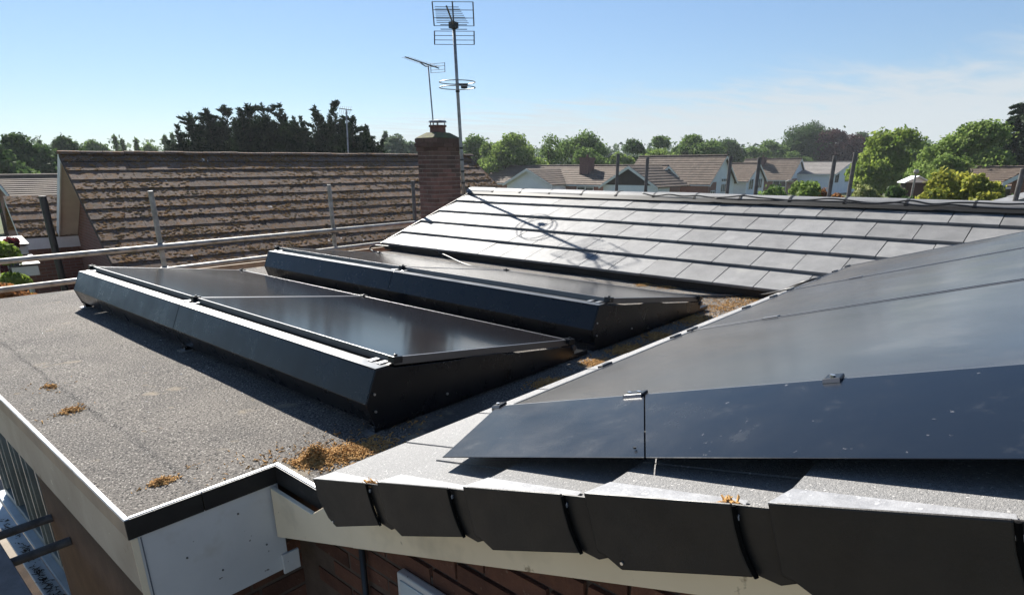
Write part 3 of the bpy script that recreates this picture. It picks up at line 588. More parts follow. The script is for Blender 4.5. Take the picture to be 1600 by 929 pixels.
# ------------------------------------------------------------------ cables
def curve_pts(pts, sub=6):
    P = [Vector(colx(p)) for p in pts]; out = []
    for i in range(len(P)-1):
        p0, p1, p2, p3 = P[max(i-1, 0)], P[i], P[i+1], P[min(i+2, len(P)-1)]
        for k in range(sub):
            t = k/sub; out.append(0.5*((2*p1)+(-p0+p2)*t+(2*p0-5*p1+4*p2-p3)*t*t+(-p0+3*p1-3*p2+p3)*t**3))
    return out+[P[-1]]
def cable(label, pts, r=0.008, group=None):
    b = MB(); b.tube(curve_pts(pts), r, 8); tag(b.build('cable', M['rubber'], smooth=True), label, 'cable', group)
def build_cables():
    f = lambda px, py, z: onplane(px, py, 2, z)
    cable('black cable loop sticking out at the left end of the far eave', [far_pt(4.1, 0.03, -0.05)+Vector((0.02, 0, 0)), far_pt(4.35, -0.03, -0.03), far_pt(4.52, -0.06, -0.02), far_pt(4.60, -0.09, -0.035), far_pt(4.56, -0.12, -0.06), far_pt(4.42, -0.12, -0.075), far_pt(4.25, -0.05, -0.078)], 0.011)
    cable('black cable lying on the felt beside the far eave', [(4.36, 3.45, 0.05), (4.27, 3.2, 0.035), f(735, 415, .012), f(800, 424, .011), f(900, 438, .011), f(1000, 452, .011), f(1080, 461, .011), f(1160, 461, .012), f(1215, 455, 0.03), near_pt(4.05, 0.1, 0.02), near_pt(4.35, 0.28, 0.03)], 0.009)
    cable('second thin black cable crossing to the panel edge', [f(1050, 462, .008), f(1120, 464, .010), f(1180, 461, .011), near_pt(3.8, 0.06, 0.012), near_pt(3.95, 0.3, 0.03)], 0.006)
    xr = XE+ridge_d*math.cos(TH)-0.115; zr = ZE+ridge_d*math.sin(TH)+0.012
    rnd = random.Random(2)
    pts = []; y = 1.75
    while y > -3.2:
        pts.append((xr+rnd.uniform(-.008, .006), y, zr+rnd.uniform(-.012, .016))); y -= 0.16
    cable('black cable sagging along the right half of the ridge', pts, 0.007)
    pts = []; y = 0.9
    while y > -3.2:
        pts.append((xr-0.012+rnd.uniform(-.012, .006), y, zr-0.012+rnd.uniform(-.012, .012))); y -= 0.2
    cable('lower black cable clipped along the right end of the ridge', pts, 0.0065)
build_cables()

# ------------------------------------------------------------------ dry moss chips
def chips(name, label, cat, spots, m, seed, kind=None, group=None, base=0.002, pitch=None, size=1.0):
    rnd = random.Random(seed); b = MB()
    for (x, y, sx, sy, hh, n) in spots:
        for i in range(n):
            gx, gy = rnd.gauss(0, 1), rnd.gauss(0, 1); px, py = x+gx*sx, y+gy*sy
            if pitch is None and (px < 0.0 or py > YB-.02 or (px < .485 and py < .0) or py < YN-.03): continue
            z0 = base if pitch is None else pitch(px, py)
            z = z0+hh*math.exp(-(gx*gx+gy*gy)*0.7)*rnd.random()
            l = rnd.uniform(.003, .014)*size; w = rnd.uniform(.0010, .0032)*size; e = Euler((rnd.uniform(-.7, .7), rnd.uniform(-.7, .7), rnd.uniform(0, 6.3))).to_matrix()
            c = Vector((px, py, z+.002)); t = w*0.6
            vs = [c+e @ Vector(p) for p in ((-l, -w, -t), (l, -w*.5, -t), (l*.8, w, 0), (-l*.7, w, -t), (0, 0, t*1.5))]
            b.add(vs, [(0, 1, 4), (1, 2, 4), (2, 3, 4), (3, 0, 4), (0, 3, 2, 1)])
    o = b.build(name, m, fix=False); return tag(o, label, cat, group, kind)
def build_debris():
    f = lambda px, py: onplane(px, py, 2, 0.0)
    p = f(492, 714)
    chips('moss_debris', 'large heap of orange brown dry moss chips where felt meets the near verge', 'debris',
          [(p[0]-.01, p[1]-.02, .036, .024, .06, 1000), (p[0]+.06, p[1]-.05, .06, .035, .02, 1000), (p[0]-.08, p[1]+.005, .04, .02, .006, 120), (p[0]+.15, p[1]-.09, .07, .045, .006, 500), (p[0]+.02, p[1]+.02, .16, .08, .001, 260), (p[0]-.15, p[1]+.09, .16, .07, .0005, 90)], M['debris'], 1)
    p = f(252, 753); chips('moss_debris', 'small orange clump of dry moss by the front corner of the felt roof', 'debris', [(p[0], p[1], .018, .012, .014, 240), (p[0]+.06, p[1]+.0, .06, .01, .001, 14)], M['debris'], 2)
    p = f(112, 641); chips('moss_debris', 'orange dry moss clump on the felt, second nearest the left edge', 'debris', [(p[0], p[1], .020, .016, .009, 150), (p[0], p[1], .06, .05, .001, 40)], M['debris'], 3)
    p = f(80, 604); chips('moss_debris', 'farthest small orange moss clump on the felt near the left edge', 'debris', [(p[0], p[1], .018, .02, .006, 90), (p[0], p[1], .06, .07, .001, 40)], M['debris'], 4)
    sp = []
    for px, py, n, s in ((860, 600, 420, .05), (930, 570, 700, .06), (985, 548, 900, .07), (1040, 525, 700, .08), (1090, 500, 800, .10), (1140, 480, 800, .13), (1190, 469, 600, .12), (1010, 445, 420, .05), (1050, 448, 300, .08), (1120, 470, 400, .2), (300, 735, 18, .03), (660, 660, 40, .05)):
        q = f(px, py); sp.append((q[0], q[1]+0.02, s, s*.6, .006, n))
    chips('moss_litter', 'thin spread of brown moss crumbs along the near eave', 'debris', sp, M['debris'], 5, kind='stuff')
    rnd = random.Random(11); sp2 = [(rnd.uniform(.1, 2.2), rnd.uniform(-.0, 3.5), .3, .3, .0005, 4) for i in range(26)]
    chips('stone_chips', 'pale chips and bird specks scattered over the felt roof', 'debris', sp2, M['label_white'], 6, kind='stuff', size=.55)
    k = near_pt(0.36, 0.27, 0.0)
    nearz = lambda x, y: ZN+(YN-y)*math.tan(TN)-0.012
    q1 = near_pt(0.335, 0.268); q2 = near_pt(0.36, 0.895); q3 = near_pt(0.333, 1.20)
    chips('moss_debris', 'wisps of dry moss caught in the notch after the lowest verge cap', 'debris', [(q1.x, q1.y, .008, .012, .012, 60)], M['debris'], 7, pitch=nearz)
    chips('moss_debris', 'dry moss flakes lodged by the rightmost verge step', 'debris', [(q3.x+.008, q3.y, .006, .007, .008, 40)], M['debris'], 8, pitch=nearz)
build_debris()

# ------------------------------------------------------------------ scaffold
def tube_thing(name, label, p0, p1, m='galv', r=0.0242, cat='scaffold tube', group=None):
    d = (Vector(colx(p1))-Vector(colx(p0))); b = MB(); b.tube([p0, p1], r, 14)
    return tag(b.build(name, M[m], smooth=False, bevel=0.002), label, cat, group)
def coupler(parent_name, c, label): pass
def build_scaffold():
    YS = 4.85
    k = (YS+1.9425)/(4.344+1.9425)
    zz = lambda z: 0.9824-(0.9824-z)*k
    rail = zz(0.29); low = zz(0.080)
    def rl(name, label, a, b, z0, z1): return tube_thing(name, label, (a, YS-0.05, z0), (b, YS-0.05, z1))
    rl('guard_rail', 'upper pale scaffold rail crossing in front of the mossy roof', -0.6, 5.35, rail-0.005, rail+0.02)
    rl('guard_rail', 'lower pale scaffold rail just above the far edge of the felt', -0.6, 5.2, low-0.015, low+0.03)
    for px, pyt, lab in ((235, 298, 'weathered scaffold upright standing behind the nearer solar array'), (514, 288, 'weathered scaffold upright between the arrays and the mossy roof'), (645, 282, 'short scaffold upright immediately left of the brick chimney'), (1086, 9999, None)):
        if lab is None: continue
        t = onplane(px, pyt, 1, YS)
        s = thing('scaffold_upright', lab, 'scaffold tube', 'uprights of the scaffold beyond the felt roof')
        b = MB(); b.tube([(t[0], YS, gz(t[0], YS)), (t[0], YS, t[2])], 0.0242, 14); b.build('pole', M['tube_dark'] if px > 600 else M['galv'], s, bevel=0.002)
        for z in (rail, low):
            b = MB(); b.box((t[0]-0.035, YS-0.055, z-0.03), (t[0]+0.035, YS+0.03, z+0.03)); b.tube([(t[0]-0.05, YS-0.05, z+0.02), (t[0]-0.05, YS-0.05, z-0.05)], 0.009, 6); b.build('coupler', M['tube_dark'], s, bevel=0.008)
    b = MB(); b.box((1.2, YS-0.02, low-0.16), (5.3, YS+0.018, low-0.03)); tag(b.build('toe_board', M['timber'], bevel=0.003), 'brown timber toe board beyond the felt roof edge', 'board')
    # boards and transoms by the left wall
    for i, (y, lab) in enumerate(((2.155, 'upper dark scaffold tube running into the wall at lower left'), (1.80, 'lower dark scaffold tube running into the wall at lower left'))):
        tube_thing('transom', lab, (-1.5, y, -0.95), (0.128, y, -0.93), 'tube_dark', 0.0242)
    for i in range(3):
        x1 = -0.137-0.229*i
        lab = ('grey scaffold board nearest the wall at lower left', 'middle grey scaffold board at lower left', 'outer grey scaffold board at lower left')[i]
        b = MB(); b.box((x1-0.225, -1.4, -0.924), (x1, 3.4, -0.886)); tag(b.build('scaffold_board', M['board'], bevel=0.004), lab, 'board', 'scaffold boards by the left wall')
    # uprights on the far side of the ridge
    XS = 8.3
    labs = [(966, 240, 'scaffold upright in front of the dark gable, leftmost beyond the ridge'), (1012, 246, 'scaffold upright in front of the long brown roof beyond the ridge'), (1142, 244, 'scaffold upright beside the big white gable with many panes'),
            (1187, 246, 'scaffold upright in front of the small white gable beyond the ridge'), (1305, 243, 'left one of two close scaffold uprights by the white houses'), (1337, 238, 'right one of two close scaffold uprights by the white houses'), (1599, 263, 'scaffold upright at the right border by the brick house')]
    for px, py, lab in labs:
        t = onplane(px, py, 0, XS); b = MB(); b.tube([(XS, t[1], gz(XS, t[1])), (XS, t[1], t[2])], 0.0242, 14)
        tag(b.build('scaffold_upright', M['tube_dark'], bevel=0.002), lab, 'scaffold tube', 'uprights of the scaffold beyond the ridge')
build_scaffold()

# ------------------------------------------------------------------ mast and aerials
def build_mast():
    base = Vector((5.955, 4.64, 0.15)); top = Vector((5.822, 4.635, 2.93))
    ax = (top-base).normalized(); P = lambda z: base+ax*((z-base.z)/ax.z)
    a = thing('aerial_mast', 'tall leaning metal mast with grid aerial and ring aerial', 'aerial', loc=(0, 0, 0))
    b = MB(); b.tube([P(0.1), P(1.0), P(1.9), P(2.70)], [.024, .0235, .022, .021], 12); b.build('pole', M['alloy'], a, smooth=True)
    b = MB(); b.tube([P(2.70), P(2.93)], .009, 8); b.build('pole_tip', M['tube_dark'], a)
    for z in (.75, .9, 1.05, 1.2, 1.9): 
        b = MB(); b.tube([P(z-.012), P(z+.012)], .028, 12); b.build('strap', M['rubber'], a)
    b = MB(); b.box((5.90, 4.50, 0.30), (6.0, 4.66, 0.36)); b.box((5.90, 4.50, 0.52), (6.0, 4.66, 0.58)); b.build('wall_bracket', M['tube_dark'], a)
    hub = P(2.66); bw = Vector((-0.74, -0.66, 0.02)).normalized(); tw = Vector((0.70, -0.714, 0.0)).normalized(); upv = Vector((0, 0, 1))
    u = MB(); u.tube([hub-bw*0.12, hub+bw*0.95], 0.010, 8)
    for i in range(9):
        c = hub+bw*(0.16+0.095*i); l = 0.20-0.008*i
        u.tube([c-tw*l, c+tw*l], 0.0035, 6)
    u.build('boom', M['tube_dark'], a)
    d = MB(); d.box((-.05, -.04, -.035), (.05, .04, .035), Matrix.Translation(hub+bw*0.03)); d.tube([hub-tw*0.17+upv*-.04, hub+tw*0.17+upv*-.04], .005, 6); d.tube([hub-tw*0.17+upv*.01, hub+tw*0.17+upv*.01], .005, 6); d.build('junction_box', M['rubber'], a, bevel=0.006)
    for sgn, h0, h1, nm in ((1, 0.01, 0.25, 'reflector'), (-1, -0.05, -0.21, 'reflector')):
        g = MB(); e0 = hub-bw*0.06+upv*h0; e1 = hub+bw*(0.07 if sgn > 0 else -.02)+upv*h1
        for s in (-1, 1): g.tube([e0+tw*s*0.255, e1+tw*s*0.255], .008, 6)
        for i in range(4):
            c = e0.lerp(e1, i/3); g.tube([c-tw*0.26, c+tw*0.26], .0038, 6)
        g.tube([e0, e1], .006, 6); g.build(nm, M['tube_dark'], a)
    rc = P(1.975); rr = 0.235
    for dz in (-0.03, 0.035):
        pts = [rc+Vector((math.cos(t)*rr, math.sin(t)*rr, dz)) for t in [2*math.pi*i/36 for i in range(37)]]
        b = MB(); b.tube(pts, 0.006, 6, cap=False); b.build('ring', M['alloy'], a, smooth=True)
    b = MB(); b.tube([rc-tw*rr*0.1+Vector((0, 0, .01)), rc+tw*0.14+Vector((0, 0, .01))], .012, 8); b.box((-.03, -.03, -.03), (.03, .03, .025), Matrix.Translation(rc+tw*0.09+Vector((0, 0, -.01)))); b.build('clamp_block', M['rubber'], a)
build_mast()

# ------------------------------------------------------------------ chimney
CH = at(680, 300, 11.55); CX0, CY0 = float(CH[0]), float(CH[1])
def build_chimney():
    c = thing('chimney', 'square red brick chimney with sooty cap beside the mossy roof', 'chimney')
    W, D = 0.65, 0.44; ztop = float(onplane(680, 236, 1, CY0)[2])
    b = MB(); b.box((CX0+0.006, CY0+0.006, gz(CX0, CY0)), (CX0+W-0.006, CY0+D-0.006, ztop+0.24)); b.build('core', M['mortar'], c)
    def course(z, k, g):
        X, Y, w, d = CX0-g, CY0-g, W+2*g, D+2*g; pos = []
        if k % 2 == 0:
            s = (w-0.215)/2
            for i in range(3):
                pos += [(X+0.1075+i*s, Y+0.051, 0), (X+0.1075+i*s, Y+d-0.051, 0)]
            pos += [(X+0.051, Y+d/2, 90), (X+w-0.051, Y+d/2, 90)]
        else:
            for i in range(2):
                yy = Y+0.1075+i*(d-0.215); pos += [(X+0.051, yy, 90), (X+w-0.051, yy, 90)]
            for i in range(2):
                xx = X+0.1025+0.01+0.1075+i*(w-0.225-0.215+0.0); pos += [(xx, Y+0.051, 0), (xx, Y+d-0.051, 0)]
        for (x, y, r) in pos: put('brick', BRS if random.random() < (z-ztop+.55)/.5 else BRO, c, (x, y, z), (0, 0, R(r)+random.uniform(-.008, .008)))
    z = ztop-0.0375; k = 0
    while z > -0.15: course(z, k, 0.0); z -= 0.075; k += 1
    for i in range(3): course(ztop+0.0375+0.075*i, i+1, (0.018, 0.036, 0.030)[i])
    for i in range(3):
        g = (0.018, 0.036, 0.030)[i]-.007; b = MB(); b.box((CX0-g, CY0-g, ztop+.001+.075*i), (CX0+W+g, CY0+D+g, ztop+.0745+.075*i)); b.build('corbel_bed', M['mortar_dark'], c)
    t = MB(); z0 = ztop+0.228; g = 0.03
    t.hexa([(CX0-g, CY0-g, z0), (CX0+W+g, CY0-g, z0), (CX0+W+g, CY0+D+g, z0), (CX0-g, CY0+D+g, z0)], [(CX0+.16, CY0+.08, z0+.10), (CX0+W-.16, CY0+.08, z0+.10), (CX0+W-.16, CY0+D-.08, z0+.10), (CX0+.16, CY0+D-.08, z0+.10)]); t.build('cement_cap', M['soot'], c, bevel=0.01)
    pc = (CX0+W/2, CY0+D/2); p = MB(); n = 18
    p.tube([(*pc, z0+.05), (*pc, z0+.19), (*pc, z0+.195), (*pc, z0+.225)], [.15, .145, .165, .165], n); p.build('pot', M['brick_old'], c)
    p = MB(); p.tube([(*pc, z0+.275), (*pc, z0+.30), (*pc, z0+.315)], [.17, .16, .03], n)
    for i in range(4):
        a = math.pi/4+i*math.pi/2; q = (pc[0]+.13*math.cos(a), pc[1]+.13*math.sin(a)); p.tube([(*q, z0+.22), (*q, z0+.285)], .010, 6)
    p.build('cowl', M['alloy'], c)
    # yagi aerial strapped to the back of the stack
    a = thing('aerial', 'small yagi aerial on a thin pole above the brick chimney', 'aerial')
    y = CY0+D+0.06; b0 = onplane(678, 205, 1, y); b1 = onplane(669, 103, 1, y)
    t = MB(); t.tube([(b0[0], y, 0.5), colx(b0), colx(b1)], .013, 8); t.build('pole', M['alloy'], a, smooth=True)
    q0 = Vector(colx(onplane(634, 89, 1, y))); q1 = Vector(colx(onplane(684, 106, 1, y))); q0.z = q1.z+0.10; q0 = Vector(colx(CAM+ray(633, 89)*((q1.z+0.04-CAM[2])/ray(633, 89)[2])))
    dr = (q0-q1).normalized(); tw = dr.cross(Vector((0, 0, 1))).normalized(); t = MB(); t.tube([q1-dr*.04, q0], .010, 6)
    n = 12
    for i in range(n): cc = q1.lerp(q0, 0.12+0.86*i/(n-1)); l = .13-.004*i; t.tube([cc-tw*l, cc+tw*l], .003, 5)
    t.build('boom', M['tube_dark'], a)
    t = MB()
    for h in (-.075, -.03, .03, .075): t.tube([q1-tw*.15+Vector((0, 0, h)), q1+tw*.15+Vector((0, 0, h))], .004, 5)
    for s in (-1, 1): t.tube([q1+tw*s*.15+Vector((0, 0, -.08)), q1+tw*s*.15+Vector((0, 0, .08))], .006, 5)
    t.build('reflector', M['tube_dark'], a)
    t = MB(); m0 = Vector(colx(b1)); t.tube(curve_pts([m0, m0+Vector((0, 0, -.02))+dr*.10, m0+dr*.28+Vector((0, 0, .02)), q1.lerp(q0, .48)]), .009, 6); t.build('support_arm', M['tube_dark'], a)
build_chimney()

# ------------------------------------------------------------------ neighbour's house with the mossy roof
NA = Vector((3.7674, 14.7692, 1.2784)); NR = Vector((0.994, -0.1097, 0)); NS = Vector((-0.093, -0.8428, -0.5301))
NBK = Vector((0.093, 0.8428, -0.5301)); NLEN = 11.23
def old_tile_proto(name, w, l, t, g, seed, m):
    rnd = random.Random(seed); b = MB(); k = -t*.86/g
    n = 4; top = []; bot = []
    for j, y in enumerate((0, 0.1, 0.2, l)):
        for i in range(n+1):
            x = -w/2+.002+(w-.004)*i/n; jz = rnd.uniform(-.0012, .0012); yy = y+(rnd.uniform(-.006, .006) if j == 0 else 0)
            top.append((x, yy, jz+k*y)); bot.append((x, yy, -t+k*y))
    N1 = n+1; o = len(top); fs = []
    for j in range(3):
        for i in range(n): fs.append((j*N1+i, j*N1+i+1, (j+1)*N1+i+1, (j+1)*N1+i))
    nf = len(fs)
    for i in range(n): fs.append((i, o+i, o+i+1, i+1))
    for j in range(3): fs.append((j*N1, (j+1)*N1, o+(j+1)*N1, o+j*N1)); fs.append((j*N1+n, o+j*N1+n, o+(j+1)*N1+n, (j+1)*N1+n))
    b.add(top+bot, fs); me = b.mesh(name); fixn(me); me.materials.append(m); me.materials.append(M['edge_shade'])
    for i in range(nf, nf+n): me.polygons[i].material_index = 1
    return me
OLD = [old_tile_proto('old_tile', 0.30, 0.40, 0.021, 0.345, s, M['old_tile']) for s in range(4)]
def mossy_slope(parent, root_name, A, Rv, Sv, length, rows, gauge, tile_w, limit, seed, moss_n, deck_label=None):
    rnd = random.Random(seed); Nv = Rv.cross(Sv).normalized()
    if Nv.z < 0: Nv = -Nv
    up = -Sv; side = up.cross(Nv).normalized()
    rot = Matrix(((side.x, up.x, Nv.x), (side.y, up.y, Nv.y), (side.z, up.z, Nv.z))).to_4x4()
    d = MB(); d.prism([A+Sv*0.02-Nv*.04, A+Rv*length+Sv*0.02-Nv*.04, A+Rv*length+Sv*rows*gauge-Nv*.04, A+Sv*rows*gauge-Nv*.04], -Nv*.04); root = d.build(root_name, M['old_tile'], parent)
    items = []
    cols = int(length/tile_w)+1; off0 = rnd.random()
    for k in range(rows):
        for j in range(cols):
            x = (j+0.5)*tile_w
            if x+tile_w/2 > length+.05: continue
            p = A+Rv*x+Sv*((k+1)*gauge)+Nv*rnd.uniform(-.001, .0025)
            e = Euler((rnd.uniform(-.006, .006), rnd.uniform(-.006, .006), rnd.uniform(-.008, .008))).to_matrix().to_4x4()
            items.append(((p-Vector(colx(CAM))).length, Matrix.Translation(p) @ rot @ e, rnd.choice(OLD)))
    items.sort(key=lambda t: t[0])
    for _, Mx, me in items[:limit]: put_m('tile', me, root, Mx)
    if len(items) > limit:
        b = MB()
        for _, Mx, me in items[limit:]: b.add([Mx @ v.co for v in me.vertices], [tuple(p.vertices) for p in me.polygons])
        o_ = tag(b.build('tile_rows', M['old_tile'], root, fix=False), kind='stuff'); o_.data.materials.append(M['edge_shade'])
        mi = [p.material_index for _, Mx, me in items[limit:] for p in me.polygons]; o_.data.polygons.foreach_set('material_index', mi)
    # moss cushions sitting on the tiles
    vs, fs = [], []
    ico = [(0, 0, 1)]+[(math.cos(a)*.8, math.sin(a)*.8, .55) for a in [i*math.pi/3 for i in range(6)]]+[(math.cos(a)*1.05, math.sin(a)*1.05, -.1) for a in [(i+.5)*math.pi/3 for i in range(6)]]
    ifs = [(0, 1+i, 1+(i+1) % 6) for i in range(6)]+[f for i in range(6) for f in ((1+i, 7+i, 1+(i+1) % 6), (7+i, 7+(i+1) % 6, 1+(i+1) % 6))]
    for i in range(moss_n):
        k = rnd.randrange(rows); fr = rnd.random()**1.3; x = rnd.uniform(.03, length-.03)
        if math.sin(x*1.7+k*2.1)+math.sin(x*.6-k*1.3)+rnd.uniform(-1, 1) < -.5: continue
        d_ = (k+1)*gauge-fr*gauge*.95
        c = A+Rv*x+Sv*d_+Nv*(-0.018*fr)
        s = rnd.uniform(.008, .030); o = len(vs); a0 = rnd.uniform(0, 6)
        for q in ico:
            j = rnd.uniform(.75, 1.25); vs.append(c+(side*(q[0]*math.cos(a0)-q[1]*math.sin(a0))*1.5+up*(q[0]*math.sin(a0)+q[1]*math.cos(a0)))*s*j+Nv*q[2]*s*.42*j)
        fs += [tuple(t+o for t in f) for f in ifs]
    b = MB(); b.add(vs, fs); tag(b.build('moss', M['moss'], root, fix=False), kind='stuff')
    return root, Nv
def build_neighbour():
    h = thing('neighbour_house', 'brick house with a long moss covered brown tiled roof', 'house')
    rows = 13; g = 0.345
    root, Nv = mossy_slope(h, 'roof', NA, NR, NS, NLEN, rows, g, 0.30, 300, 21, 11000)
    # back slope
    b = MB(); Bn = Vector((NBK.x, -NBK.y, 0)); b.prism([NA, NA+NR*NLEN, NA+NR*NLEN+NBK*4.5, NA+NBK*4.5], (0, 0, -.05)); b.build('back_slope', M['old_tile'], h)
    # ridge tiles
    rl = 0.42; n = 7; prof = [(math.cos(math.pi*a/n)*.12, math.sin(math.pi*a/n)*.075) for a in range(n+1)]
    m_ = n+1; rm = MB(); rm.add([(0, x, z) for x, z in prof]+[(rl-.01, x*.97, z*.97) for x, z in prof], [(a, a+1, m_+a+1, m_+a) for a in range(n)]+[tuple(range(m_)), tuple(range(m_, 2*m_))])
    rme = rm.mesh('ridge_tile'); fixn(rme); rme.materials.append(M['old_tile'])
    for i in range(int(NLEN/rl)+1): put('ridge_tile', rme, root, NA+NR*(i*rl-.02)+Vector((0, 0, -.04+random.uniform(-.006, .006))), (0, random.uniform(-.01, .01), math.atan2(NR.y, NR.x)+random.uniform(-.012, .012)))
    # gable wall set in from the verge
    for off, nm in ((0.42, 'gable_wall'), (NLEN-0.5, 'gable_wall')):
        p = NA+NR*off; dn = Vector((0, 0, -.12)); gr = gz(p.x, p.y)-.2
        a_, f_, b_ = p+dn, p+NS*(rows*g-.45)+dn, p+NBK*4.05+dn
        w = MB(); w.prism([a_, f_, Vector((f_.x, f_.y, gr)), Vector((b_.x, b_.y, gr)), b_], NR*0.1); w.build(nm, M['gable_brick'], h)
    p0 = NA+NR*.42+NS*(rows*g-.45); w = MB(); w.prism([Vector((p0.x, p0.y, gz(*p0.xy)-.2)), p0+Vector((0, 0, -.15)), p0+NR*(NLEN-.95)+Vector((0, 0, -.15)), Vector(((p0+NR*(NLEN-.95)).x, (p0+NR*(NLEN-.95)).y, gz(*p0.xy)-.2))], Vector((.01, .1, 0))); w.build('wall', M['gable_brick'], h)
    # barge boards and soffits
    def barge(dirv, ln, t, m, o, dz=-.05):
        b = MB(); p = NA+NR*o; b.prism([p+Vector((0, 0, dz)), p+dirv*ln+Vector((0, 0, dz)), p+dirv*ln+Vector((0, 0, dz-t)), p+Vector((0, 0, dz-t))], NR*.03); b.build('barge_board', M[m], h)
    barge(NS, rows*g-.02, .07, 'dark_clad', -.005); barge(NBK, 4.48, .24, 'barge_white', -.004, .02)
    b = MB(); q = NA+NR*.027; b.prism([q+Vector((0, 0, -.17)), q+NBK*4.4+Vector((0, 0, -.17)), q+NR*.39+NBK*4.4+Vector((0, 0, -.17)), q+NR*.39+Vector((0, 0, -.17))], (0, 0, .012)); b.build('soffit', M['soffit'], h)
    e = NA+NBK*4.1; b = MB(); b.prism([e+Vector((0, -.02, -.16)), e+NR*.42+Vector((0, -.02, -.16)), e+NR*.42+Vector((0, -.02, -.55)), e+Vector((0, -.02, -.55))], NBK*.3); b.build('soffit_box', M['soffit'], h)
    # gutter and pipes on the gable
    b = MB(); s0 = NA+NS*(rows*g+.03)+Vector((0, 0, -.09)); b.tube([s0, s0+NR*NLEN], .055, 8); b.build('gutter', M['rubber'], h)
    for i, o in enumerate((1.95, 2.2)):
        q = NA+NR*.36+NS*o*1.25; b = MB(); b.tube([(q.x, q.y, q.z-.55), (q.x, q.y, gz(q.x, q.y))], .04, 8); b.build('downpipe', M['rubber'], h)
    # white weather patch tiles are part of the roof material; rear aerial beyond the ridge
    a = thing('aerial', 'thin aerial rising behind the mossy ridge in front of the conifers', 'aerial'); b0 = at(544, 237, 19); b1 = at(541, 172, 19)
    t = MB(); t.tube([(b0[0], b0[1], 0.2), colx(b0), colx(b1)], .022, 8); t.build('pole', M['alloy'], a)
    t = MB(); c = Vector(colx(b1)); rr = Vector(colx(RT)); ff = Vector((FW[0], FW[1], 0)).normalized()
    t.tube([c-rr*.22+Vector((0, 0, .05)), c+rr*.18], .012, 6)
    for i in range(6): q = c+rr*(-.2+.065*i); t.tube([q-ff*.15-Vector((0, 0, .12)), q+ff*.15+Vector((0, 0, .12))], .006, 5)
    t.build('boom', M['tube_dark'], a)
build_neighbour()

def build_left_side():
    # lower mossy roof left of the gable
    h = thing('garage', 'low brick outbuilding with a short mossy roof left of the tall gable', 'outbuilding')
    A = Vector(colx(at(5, 307, 16.2))); rows = 5
    root, Nv = mossy_slope(h, 'roof', A, NR, NS, 2.6, rows, 0.345, 0.30, 60, 5, 1200)
    f = A+NS*(rows*.345)
    b = MB(); b.prism([f+Vector((0, 0, -.05)), f+NR*2.6+Vector((0, 0, -.05)), f+NR*2.6+Vector((0, 0, -.32)), f+Vector((0, 0, -.32))], (0, .03, 0)); b.build('fascia_board', M['barge_white'], h)
    b = MB(); q = f+NR*.12+Vector((0, .25, -.10)); gr = gz(q.x, q.y)-.2; b.prism([q, q+NR*2.4, Vector((*(q+NR*2.4).xy, gr)), Vector((q.x, q.y, gr))], (0, 1.2, 0)); b.build('wall', M['gable_brick'], h)
    b = MB(); b.prism([A+Vector((0, 0, -.03)), A+NS*(rows*.345)+Vector((0, 0, -.03)), A+NS*(rows*.345)+Vector((0, 0, -.2)), A+Vector((0, 0, -.2))], NR*.03); b.build('barge_board', M['barge_white'], h)
    b = MB(); b.prism([A+Vector((0, 0, -.02)), A+NR*2.6+Vector((0, 0, -.02)), A+NR*2.6+NBK*1.7+Vector((0, 0, -.02)), A+NBK*1.7+Vector((0, 0, -.02))], (0, 0, -.04)); b.build('back_slope', M['old_tile'], h)
    # black soil pipe
    p0 = at(66, 306, 12.5); p1 = at(88, 384, 12.5); q = tag(MB().tube([(p0[0], p0[1], gz(p0[0], p0[1])), (p0[0], p0[1], p0[2])], .066, 14).build('vent_pipe', M['rubber']), 'thick black vent pipe in front of the low mossy roof', 'pipe')
    # little white canopy with downpipe
    c = thing('porch_canopy', 'small white boxed canopy below the low mossy roof', 'canopy')
    o = Vector(colx(at(12, 392, 13.2))); e = Vector(colx(at(38, 378, 13.6)))
    for i, (px, py, D, w, hgt) in enumerate(((10, 386, 13.4, .36, .17), (17, 418, 12.9, .46, .20))):
        o = Vector(colx(at(px, py, D))); b = MB()
        b.prism([o, o+NR*w, o+NR*w+Vector((0, 0, -hgt)), o+Vector((0, 0, -hgt))], (0.05, .7, .10)); b.build('box_fascia', M['barge_white'], c, bevel=.01)
        b = MB(); b.prism([o+Vector((-.03, -.03, .02)), o+NR*(w+.04)+Vector((0, -.03, .02)), o+NR*(w+.04)+Vector((.05, .73, .13)), o+Vector((.02, .73, .13))], (0, 0, .03)); b.build('cover', M['rubber'], c)
    d0 = at(46, 436, 12.9); b = MB(); b.tube([(d0[0], d0[1], gz(d0[0], d0[1])), colx(d0)], .045, 10); b.build('downpipe', M['barge_white'], c)
    w0 = Vector(colx(at(22, 400, 13.9))); b = MB(); b.box((w0.x, w0.y, GROUND-.3), (3.55, w0.y+.2, w0.z-.12)); b.box((w0.x+.1, w0.y+.2, GROUND-.3), (w0.x+.3, w0.y+1.6, w0.z-.1)); b.build('wall', M['gable_brick'], c)
build_left_side()

